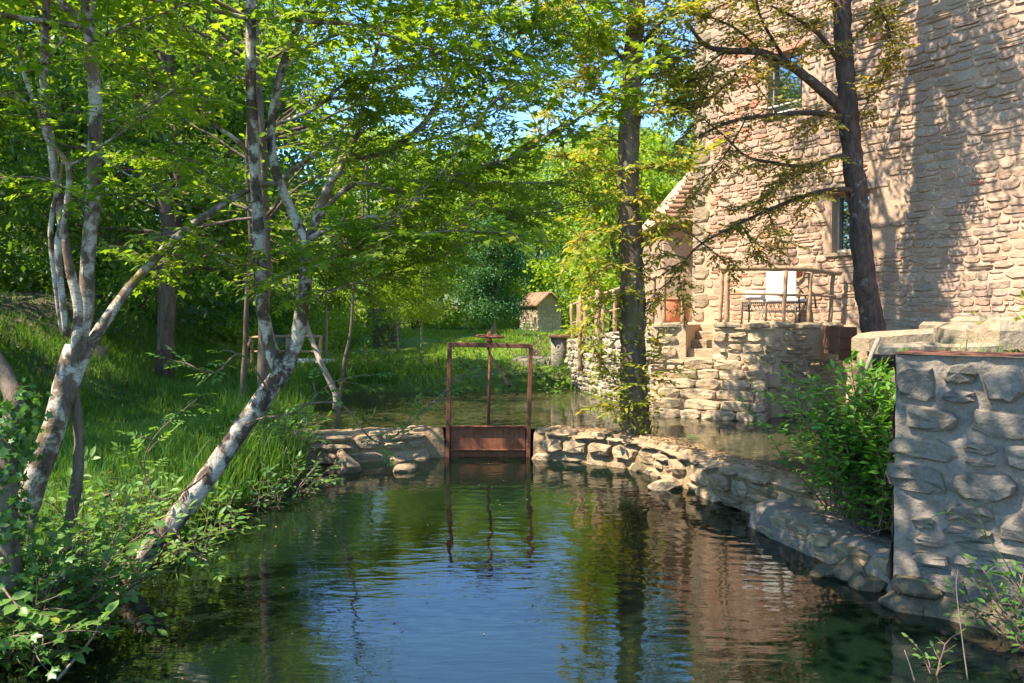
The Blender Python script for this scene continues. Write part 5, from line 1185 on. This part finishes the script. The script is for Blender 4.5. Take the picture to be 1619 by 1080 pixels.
# --- the oak by the house
oz = at(1385, 540, 11.5)
oak = thing('oak_tree', 'dark trunked oak with browning leaves growing close to the house wall', 'tree', (oz[0], oz[1], 1.5))
tr_ = MB(); OP = stem(tr_, [(1396, 570, 11.5), (1384, 535, 11.5), (1372, 470), (1363, 400), (1358, 330), (1350, 270), (1343, 200), (1339, 150), (1335, 90), (1332, 40), (1330, -60), (1326, -260), (1335, -420)], .165, .10, 14, .12, 6); tr_.build('trunk', M['bark_oak'], oak, smooth=True)
lf = Leafy(81); br_ = MB()
for pts, r0, r1 in (
    ([(1332, 180, 11.5), (1323, 165, 11.45), (1280, 127, 11.3), (1247, 103), (1203, 83, 11.1), (1147, 80, 11.0), (1113, 70), (1090, 40, 10.9)], .085, .022),
    ([(1335, 190, 11.5), (1318, 183, 11.4), (1280, 178, 11.2), (1230, 182, 11.0), (1180, 187, 10.9), (1143, 197), (1105, 215, 10.8)], .055, .014),
    ([(1350, 262, 11.5), (1333, 247, 11.4), (1297, 257, 11.2), (1263, 263), (1223, 257, 11.0), (1180, 247), (1147, 217, 10.9), (1115, 190)], .04, .010),
    ([(1358, 312, 11.5), (1340, 300, 11.4), (1297, 303, 11.2), (1253, 317), (1213, 333, 11.0), (1170, 353), (1110, 385, 10.9), (1085, 410), (1058, 445, 10.8)], .042, .008),
    ([(1247, 103, 11.3), (1220, 60, 11.1), (1200, 20, 11), (1190, -40)], .03, .01), ([(1203, 83, 11.1), (1160, 120, 10.9), (1130, 150), (1090, 160)], .02, .006), ([(1297, 257, 11.2), (1240, 290, 11.0), (1195, 320), (1150, 330)], .015, .005),
    ([(1334, 110, 11.5), (1300, 60, 11.3), (1260, 30, 11.1), (1220, 10)], .04, .012), ([(1170, 353, 11.0), (1190, 380, 10.9), (1220, 400)], .012, .004), ([(1213, 333, 11), (1225, 360, 10.9), (1235, 385)], .010, .004), ([(1110, 385, 10.9), (1130, 400), (1150, 415)], .01, .004), ([(1085, 410, 10.9), (1050, 400, 10.8), (1030, 420)], .01, .004),
    ([(1340, 160, 11.5), (1380, 150, 11.4), (1400, 110, 11.3), (1410, 60)], .02, .006), ([(1336, 80, 11.5), (1370, 40, 11.4), (1400, 20)], .025, .008), ([(1343, 190, 11.5), (1370, 165, 11.3), (1385, 120)], .012, .005),
    ([(1147, 80, 11), (1110, 110, 10.9), (1080, 150), (1060, 200)], .014, .005), ([(1113, 70, 11), (1070, 60, 10.9), (1030, 40)], .014, .005), ([(1058, 445, 10.8), (1040, 460), (1030, 480)], .006, .003), ([(1180, 187, 10.9), (1150, 240, 10.8), (1110, 290), (1080, 330)], .012, .004), ([(1332, 20, 11.5), (1290, -20, 11.2), (1240, -30, 11.0), (1180, -10, 10.8), (1120, 20)], .03, .008), ([(1203, 83, 11.1), (1170, 50, 10.9), (1130, 30), (1080, 20), (1040, 0)], .02, .006),
    ([(1147, 80, 11.0), (1120, 130, 10.8), (1100, 190), (1060, 250)], .012, .004), ([(1113, 70, 10.9), (1080, 90, 10.7), (1045, 120)], .012, .004), ([(1110, 385, 10.9), (1090, 370, 10.7), (1060, 360), (1030, 370)], .01, .004), ([(1085, 410, 10.8), (1075, 440, 10.7), (1080, 480)], .008, .003), ([(1330, 10, 11.5), (1370, -10, 11.3), (1400, 30, 11.2), (1415, 90)], .02, .006),
    ([(1247, 103, 11.3), (1260, 70, 11.1), (1290, 40)], .012, .004), ([(1230, 182, 11.0), (1200, 140, 10.9), (1180, 120)], .01, .004), ([(1323, 165, 11.45), (1290, 190, 11.2), (1270, 220)], .008, .003)):
    p_ = pxpath(pts, 6); br_.tube(p_, np.linspace(r0, r1, len(p_)), 7, .10)
    if r0 < .05: lf.along(p_, .058, (.22, .55), .08, .038, start=.15, sub=.5, r=.0045, updown=(-.5, .5))
    else: lf.along(p_, .07, (.2, .5), .075, .042, start=.3, sub=.5, r=.0045, updown=(-.5, .5))
for k, n, az in ((-1, 8, None), (-7, 5, (-2.2, 1.5)), (-10, 3, (-1.9, .9)), (-5, 4, (2.2, 4.2)), (-9, 4, (2.3, 4.0))): lf.limbs(OP[k], n, 2.5, (-.15, .7), .09, .06, .15, (.35, .7), .05, br_, az=az, sub=.4)  # last two sets: unseen boughs added to break up the shadow edge on the house
stuffb(br_, 'branches', M['bark_oak'], oak, smooth=True); lf.build(oak, OAKL, 'leaf_oak')

# ------------------------------------------------------------------ shrubs and plants
def shrub(name, label, cat, base, n, L, ls, gap, T, mat, seed, elev=(.7, 1.4), tl=(.12, .3), sp=.09, group=None, az=(0, 6.283), r=.007, rad=.12, droop=.1, start=.2, sub=.25):
    b0 = np.asarray(base, float); root = thing(name, label, cat, b0, group); lf = Leafy(seed); rng = lf.rng; st = MB()
    for i in range(n):
        a_ = rng.uniform(*az); e = rng.uniform(*elev); d = np.array([math.cos(a_) * math.cos(e), math.sin(a_) * math.cos(e), math.sin(e)]); p0 = b0 + np.array([rng.normal() * rad, rng.normal() * rad, -.02]); pts = [p0]; l_ = L * rng.uniform(.55, 1.1)
        for k in range(5): d = nrm(d + rng.normal(size=3) * .14 + (0, 0, -.04)); pts.append(pts[-1] + d * l_ / 5)
        pts = np.array(pts); st.tube(pts, np.linspace(r, r * .4, 6), 5, 0, False); lf.along(pts, sp, tl, ls, gap, start=start, sub=sub, r=r * .5, droop=droop)
    st.build('stems', M['twig'], root, smooth=True); lf.build(root, T, mat); return root
shrub('leafy_bush', 'vigorous bright green bush against the end of the grey wall', 'bush', (3.04, 6.62, .38), 105, 1.15, .078, .04, LEAF6, 'leaf_bush', 201, (1.0, 1.5), (.12, .30), .06, rad=.17, sub=.4)
shrub('leafy_bush', 'low green shoots at the foot of the big bush, over the ledge', 'bush', (3.0, 6.40, .28), 26, .55, .06, .045, LEAF6, 'leaf_bush', 202, (.5, 1.3), (.08, .2), .07, rad=.1)
shrub('lime_shrub', 'yellow lime shrub on the slabs at the foot of the house', 'bush', (4.72, 7.15, 1.62), 20, .62, .06, .045, LEAF6, 'leaf_lime', 203, (.5, 1.4), (.1, .22), .07, rad=.14)
shrub('corner_shrub', 'dark leaved shrub at the water edge below the grey wall', 'bush', (3.02, 4.55, .12), 18, .48, .06, .05, LEAF6, 'leaf_ivy', 204, (.3, 1.3), (.1, .22), .08, rad=.1)
shrub('water_sprig', 'single upright sprig with pale leaves growing out of dark water', 'plant', (*on_z(1475, 1068, .0)[:2], 0), 2, .32, .04, .035, LEAF6, 'leaf_near', 205, (1.2, 1.5), (.06, .1), .06, rad=.01)
for k, (px, py, Y, lab, n, L, mt) in enumerate((
    (60, 900, 4.7, 'ivy tangle hanging down beside the leaning ivy trunk', 16, .6, 'leaf_ivy'), (95, 740, 5.0, 'leafy shrub in front of the many stemmed tree', 18, .8, 'leaf_near'), (170, 720, 5.5, 'arching leafy shrub between many stemmed tree and birch', 9, .8, 'leaf_near'),
    (20, 640, 4.6, 'sunlit yellow green shrub by the photo border', 10, .55, 'leaf_lime'), (195, 800, 6.1, 'low leafy shrub just behind the birch foot', 10, .42, 'leaf_near'), (130, 850, 5.2, 'low leafy plant between the mossy stem and birch', 9, .36, 'leaf_near'),
    (330, 700, 7.0, 'small leafy shrub behind the leaning birch trunk', 5, .4, 'leaf_near'), (455, 735, 9.9, 'dark shrub overhanging the end of the straight weir', 18, .55, 'leaf_ivy'), (440, 690, 10.4, 'bright shrub above the weir end', 14, .6, 'leaf_near'),
    (30, 960, 4.4, 'low ivy mat at the water edge in the near corner', 14, .42, 'leaf_ivy'), (5, 860, 4.5, 'ivy shoots climbing at the very edge of the photo', 12, .5, 'leaf_ivy'), (275, 760, 6.4, 'leafy shoots along the grass behind the birch trunk', 6, .35, 'leaf_near'))):
    q = at(px, py, Y); z_ = max(gz(q[0], q[1]), .05); shrub('bank_shrub', lab, 'shrub', (q[0], q[1], z_ if abs(q[2] - z_) > .6 or q[2] < z_ else q[2] * .5 + z_ * .5), n, L, .075 if mt != 'leaf_near' else .085, .06, LEAF6 if mt != 'leaf_ivy' else MAPLE, mt, 220 + k, (.25, 1.4), (.15, .35), .09, rad=.12)
for k, (px, py, Y, lab, n, L, mt) in enumerate((
    (905, 612, 16.6, 'tall reed tuft at the foot of the ramp wall', 18, .9, 'leaf_bush'), (860, 606, 17.6, 'dark low bush on the far shore behind the gate', 16, .7, 'leaf_dark'), (640, 596, 18.2, 'bright low shrub on the far shore', 14, .6, 'leaf_yellow'), (585, 600, 18.0, 'leafy shrub where the far shore meets the lawn', 14, .8, 'leaf_mid'),
    (750, 590, 18.6, 'round green bush on the far shore seen through the gate', 14, .55, 'leaf_bush'), (835, 520, 30, 'grey green bush in front of the hut door side', 10, .55, 'leaf_blue'), (870, 520, 29, 'low bush before the hut gable', 9, .45, 'leaf_mid'))):
    q = at(px, py, Y); shrub('shore_bush', lab, 'bush', (q[0], q[1], gz(q[0], q[1])), n, L, .10, .07, LEAF4, mt, 260 + k, (.5, 1.4), (.2, .4), .11, rad=.3)
shrub('brown_bush', 'small round bush of dry pinkish brown twigs by the stub post', 'bush', (.62, 20.6, gz(.62, 20.6)), 20, .55, .06, .03, LEAF4, 'hedge_red', 280, (.4, 1.4), (.1, .3), .07, rad=.15)
def undergrowth(label, mat, seed, n, xr, yr, h, ls, thr):
    rng = np.random.default_rng(seed); X = rng.uniform(*xr, n); Y = rng.uniform(*yr, n); q = fbm(np.stack([X * .55, Y * .55, 0 * X + seed], -1), 3)
    top = h * np.clip(q - thr, 0, 1.2); k = (top > .12) & (sdf(UPPER, X, Y) > .6); X, Y, top = X[k], Y[k], top[k]; n = len(X)
    P = np.stack([X, Y, ground(X, Y) + top * rng.uniform(0, 1, n) ** .6], 1); V, Fs = leaves(P, rdir(rng, n), rdir(rng, n) * .8 + (0, -.2, .7), ls * rng.uniform(.6, 1.3, n), LEAF4)
    return tag(stuff(np_obj('undergrowth', V, Fs, M[mat])), label, 'undergrowth')
undergrowth('dark leafy undergrowth closing the wood above the earth bank', 'leaf_dark', 501, 42000, (-24, -7.5), (19, 31), 3.6, .20, -.35)
undergrowth('mid green thicket beyond the footbridge', 'leaf_yellow', 502, 26000, (-11, -5.2), (21, 34), 1.6, .15, .0)
undergrowth('bright thicket along the back of the meadow', 'leaf_yellow', 503, 30000, (-12, 10), (37, 46), 3.2, .20, -.35)
for k, (X_, Y_, n, L, mt, lab) in enumerate(((-2.85, 7.4, 8, .28, 'leaf_near', 'low leafy plant trailing into the pond past the birch foot'), (-2.62, 8.1, 9, .30, 'leaf_ivy', 'low dark plant over the water halfway along the bank'), (-2.5, 9.0, 12, .36, 'leaf_ivy', 'dark leafy plant over the water near the driftwood'),
    (-3.15, 6.5, 10, .34, 'leaf_ivy', 'dark leafy plant behind the birch foot'), (-3.0, 9.7, 14, .42, 'leaf_near', 'leafy plant on the bank behind the driftwood'))):
    shrub('bank_plant', lab, 'plant', (X_, Y_, max(gz(X_, Y_), .03)), n, L, .08, .06, LEAF6, mt, 520 + k, (.1, 1.3), (.15, .32), .09, rad=.16)
# leaf by leaf: the sprigs that hang nearest over the water
LM = np_mesh('leaf', LEAF6[0], LEAF6[1], M['leaf_near'], True)
def sprig(label, pts, seed, ls=.075, n=16):
    p_ = pxpath(pts, 6); root = thing('leafy_sprig', label, 'sprig', p_[0], 'sprigs hanging over the pond'); rng = np.random.default_rng(seed)
    MB().tube(p_, np.linspace(.007, .0025, len(p_)), 5).build('twig', M['twig'], root, smooth=True)
    for i in range(n):
        f = .25 + .75 * (i // 2 * 2) / n; k = min(int(f * (len(p_) - 1)), len(p_) - 2); t_ = nrm(p_[k + 1] - p_[k]); sd = nrm(np.cross(t_, (0, 0, 1.))) * (1 if i % 2 else -1)
        A = nrm(t_ * .5 + sd * .9 + rng.normal(size=3) * .2 + (0, 0, .05)); Nn = nrm(np.array([0, -.45, 1.]) + rng.normal(size=3) * .25); Bv = nrm(np.cross(Nn, A)); Cv = np.cross(A, Bv)
        o = bpy.data.objects.new('leaf', LM); link(o, root, p_[k]); o.rotation_euler = Matrix(np.stack([A, Bv, Cv], 1).tolist()).to_euler(); s_ = ls * rng.uniform(.75, 1.25); o.scale = (s_, s_ * 1.35, s_)
sprig('leafy sprig arching low over the water at the birch foot', [(145, 1000, 4.9), (150, 985), (165, 972, 4.85), (190, 945, 4.8), (215, 943)], 1, .085, 18)
sprig('long sprig with oval leaves lying near the water in the near corner', [(20, 1000, 4.3), (60, 985, 4.3), (110, 992, 4.3), (150, 985), (175, 965)], 2, .085, 22)
sprig('sprig of oval leaves growing from the birch trunk above the water', [(255, 870, 5.7), (268, 858, 5.6), (290, 872, 5.5), (308, 888), (322, 896)], 3, .085, 16)
sprig('sprig hanging beside the ivy trunk over the dark water', [(5, 930, 4.3), (25, 955, 4.2), (50, 968), (80, 975)], 4, .08, 14)
def blades(name, label, cat, base, n, L, wd, mat, seed, spread=.12, tilt=.35, group=None):
    rng = np.random.default_rng(seed); root = thing(name, label, cat, base, group)
    for i in range(n):
        a_ = rng.uniform(0, 6.28); l_ = L * rng.uniform(.55, 1.1); tl_ = rng.uniform(0, tilt); p0 = np.asarray(base) + np.array([rng.normal() * spread, rng.normal() * spread * .7, -.03]); d = np.array([math.cos(a_) * math.sin(tl_), math.sin(a_) * math.sin(tl_), math.cos(tl_)]); sdv = nrm(np.cross(d, (math.cos(a_ + 1), math.sin(a_ + 1), .1)))
        V = []; p_ = p0
        for k in range(6):
            w_ = wd * (1 - (k / 5) ** 2.2) * .5 + .001; V += [p_ - sdv * w_, p_ + sdv * w_]; p_ = p_ + d * l_ / 5; d = nrm(d + np.array([math.cos(a_), math.sin(a_), -.25]) * .10 * tl_ / .3)
        MB().add(V, [[2 * k, 2 * k + 1, 2 * k + 3, 2 * k + 2] for k in range(5)]).build('blade', M[mat], root, org=p0, smooth=True)
for k, (px, py, Y, n, L, lab) in enumerate(((392, 775, 8.7, 12, .62, 'clump of tall iris blades at the pond edge right of the birch'), (350, 700, 8.2, 9, .55, 'iris blades standing behind the birch trunk'), (445, 700, 10.0, 9, .6, 'iris blades rising beside the birch fork'), (498, 672, 11.5, 8, .42, 'spreading flag iris at the corner of the upper pool'), (545, 668, 11.6, 7, .5, 'iris blades beside the slender trunk in the pool'), (575, 655, 12.4, 8, .4, 'pale reed clump in the shallow end of the upper pool'))):
    q = at(px, py, Y); blades('iris_clump', lab, 'iris', (q[0], q[1], max(gz(q[0], q[1]), .0 if Y < 10 else .25)), n, L, .03, 'iris', 300 + k, .07, .4 if k != 3 else .7)
def grass(name, mat, seed, n, xr, yr, h, wd, keep, kind_label=None):
    rng = np.random.default_rng(seed); X = rng.uniform(*xr, n); Y = rng.uniform(*yr, n); Z = ground(X, Y); k = keep(X, Y, Z, rng); X, Y, Z = X[k], Y[k], Z[k]; n = len(X)
    a_ = rng.uniform(0, 6.28, n); hh_ = h * rng.uniform(.5, 1.3, n) * (1 + .5 * fbm(np.stack([X * .9, Y * .9, 0 * X], -1), 2)); w_ = wd * rng.uniform(.7, 1.3, n); b_ = rng.uniform(.1, .6, n) * hh_; c = rng.uniform(0, 6.28, n)
    P = np.stack([X, Y, Z - .02], 1); S_ = np.stack([np.cos(a_), np.sin(a_), 0 * a_], 1) * w_[:, None]; Bn = np.stack([np.cos(c) * b_, np.sin(c) * b_, 0 * c], 1); U = np.stack([0 * c, 0 * c, hh_], 1)
    V = np.stack([P - S_, P + S_, P + U * .6 + Bn * .35 + S_ * .6, P + U * .6 + Bn * .35 - S_ * .6, P + U + Bn], 1).reshape(-1, 3)
    Fs = (np.array([[0, 1, 2], [0, 2, 3], [3, 2, 4]])[None] + (np.arange(n) * 5)[:, None, None]).reshape(-1, 3)
    o = np_obj(name, V, Fs, M[mat]); stuff(o); return tag(o, kind_label, 'grass')
def dry(X, Y, Z, rng): return (Z > .04) & (sdf(LOWER, X, Y) > .0) & (sdf(UPPER, X, Y) > .15) & (sdf(RIGHT, X, Y) > .2) & (sdf(RAMP, X, Y) > .2)
grass('lawn_grass', 'blade', 401, 60000, (-9, -2.4), (4.2, 13), .15, .006, lambda X, Y, Z, r: dry(X, Y, Z, r) & (X < 0), 'short green lawn grass on the near bank under the trees')
grass('lawn_grass', 'blade', 402, 42000, (-11, -2.6), (12, 20), .17, .010, lambda X, Y, Z, r: dry(X, Y, Z, r) & (X > -8.5 - 4 * r.random(len(X)) ** 3), 'lawn grass running back towards the dark wood')
grass('meadow_grass', 'blade_sun', 403, 60000, (-9, 2.6), (16.3, 36), .11, .018, lambda X, Y, Z, r: dry(X, Y, Z, r) & (fbm(np.stack([X * .6, Y * .45, 0 * X], -1), 3) > -.45), 'sunlit meadow grass beyond the upper pool')
grass('bank_grass', 'blade', 404, 22000, (-5.2, -2.4), (5.2, 17), .34, .008, lambda X, Y, Z, r: dry(X, Y, Z, r) & ((sdf(UPPER, X, Y) < 1.0) | (sdf(LOWER, X, Y) < .5)), 'taller grass fringing the side of the upper pool')
grass('wall_grass', 'blade_sun', 405, 2600, (3.2, 7), (5.6, 12), .16, .006, lambda X, Y, Z, r: (Z > 1.5) & (fbm(np.stack([X * 1.6, Y * 1.6, 0 * X], -1), 2) > .1), 'sparse grass among the slabs below the house')
# fallen leaves, driftwood and stray stems
rng = np.random.default_rng(77); n = 1500; X = np.concatenate([rng.uniform(-3.2, 3.2, n // 2), rng.uniform(-7, -2.6, n - n // 2)]); Y = rng.uniform(4, 13, n); Z = ground(X, Y)
u = rng.uniform(0, pw.L, n // 2); WP = np.array([np.append(pw.fr(q)[0] - pw.fr(q)[2] * rng.uniform(.05, .4), .44) for q in u]); k = (Z > .02) & (Z < .9)
P = np.concatenate([np.stack([X[k], Y[k], Z[k] + .03], 1), WP]); n = len(P)
V, Fs = leaves(P, rdir(rng, n) * (1, 1, .2), rdir(rng, n) * .3 + (0, 0, 1), rng.uniform(.03, .06, n), LEAF6); tag(stuff(np_obj('leaf_litter', V, Fs, M['litter'])), 'brown fallen leaves scattered on the weir top and banks', 'leaf litter')
n = 150; X = np.concatenate([rng.normal(-2.2, .35, n // 2), rng.uniform(-2, 2.2, n // 2)]); Y = np.concatenate([rng.uniform(4.2, 10, n // 2), rng.uniform(4.6, 10.8, n // 2)]); k = sdf(LOWER, X, Y) < -.15; X, Y = X[k], Y[k]; n = len(X)
V, Fs = leaves(np.stack([X, Y, 0 * X + .006], 1), rdir(rng, n) * (1, 1, .05), rdir(rng, n) * .06 + (0, 0, 1), rng.uniform(.010, .035, n), LEAF4); tag(stuff(np_obj('floating_leaves', V, Fs, M['litter'])), 'tiny bits of leaf floating on the dark pond', 'floating leaves')
fl = at(1095, 690, 9.75); fl = on_z(1095, 692, .40); fo = MB().add(np.array([(-.10, 0, .005), (-.03, .07, .03), (.10, .01, .01), (-.01, -.06, .02)]) * .9 + fl, [[0, 1, 2], [0, 2, 3]]).build('floating_leaf', M['leaf_ivy'], None, org=fl); tag(fo, 'single large green leaf floating behind the curved weir', 'leaf')
dw = thing('driftwood', 'tangle of pale dead twigs washed up by the end of the straight weir', 'driftwood', on_z(455, 765, .05)); rng = np.random.default_rng(78)
for i in range(11):
    q = on_z(rng.uniform(425, 490), rng.uniform(752, 778), .05); d = nrm(rng.normal(size=3) * (1, .6, .5) + (0, 0, .5)); l_ = rng.uniform(.15, .45)
    MB().tube([q, q + d * l_ * .5 + rng.normal(size=3) * .03, q + d * l_], [.009, .007, .003], 5).build('twig', M['driftwood'], dw, smooth=True)
for lab, pts, r in (('dark dead branch leaning into the upper pool behind the gate', [(806, 612, 16.0), (790, 585, 16.1), (775, 560, 16.3), (770, 545, 16.4)], .03), ('thin fallen branch slanting into the dark water near the birch', [(90, 1075, 4.3), (120, 1040, 4.35), (148, 1005, 4.4), (160, 975)], .010), ('bare twig dipping from the birch foot into the pond', [(208, 880, 5.4), (180, 905, 5.2), (160, 925, 5.1), (150, 965)], .008), ('thin bare stem standing in the water before the grey wall', [(1530, 1075, 4.3), (1520, 1000, 4.35), (1512, 930), (1515, 900)], .004), ('short bare stem sticking out of the water by the sprig', [(1447, 1080, 4.3), (1438, 1050), (1430, 1028)], .005)):
    p_ = pxpath(pts, 4); tag(MB().tube(p_, np.linspace(r, r * .5, len(p_)), 6, .08).build('bare_branch', M['driftwood' if r < .03 else 'dead_wood'], None, org=p_[0], smooth=True), lab, 'branch')
gs = thing('grass_stem', 'long arching grass stem hanging across the grey wall', 'grass stem', at(1600, 940, 4.7))
p_ = pxpath([(1619, 945, 4.65), (1590, 890), (1560, 850, 4.7), (1530, 825), (1500, 810), (1470, 820), (1450, 850)], 5); MB().tube(p_, np.linspace(.004, .0015, len(p_)), 4).build('stem', M['iris'], gs, smooth=True)
for pts in ([(1560, 850, 4.7), (1540, 800), (1500, 770), (1480, 740)], [(1575, 900, 4.68), (1556, 895), (1558, 930)]):
    p_ = pxpath(pts, 4); MB().tube(p_, np.linspace(.004, .001, len(p_)), 4).build('blade', M['iris'], gs, smooth=True)
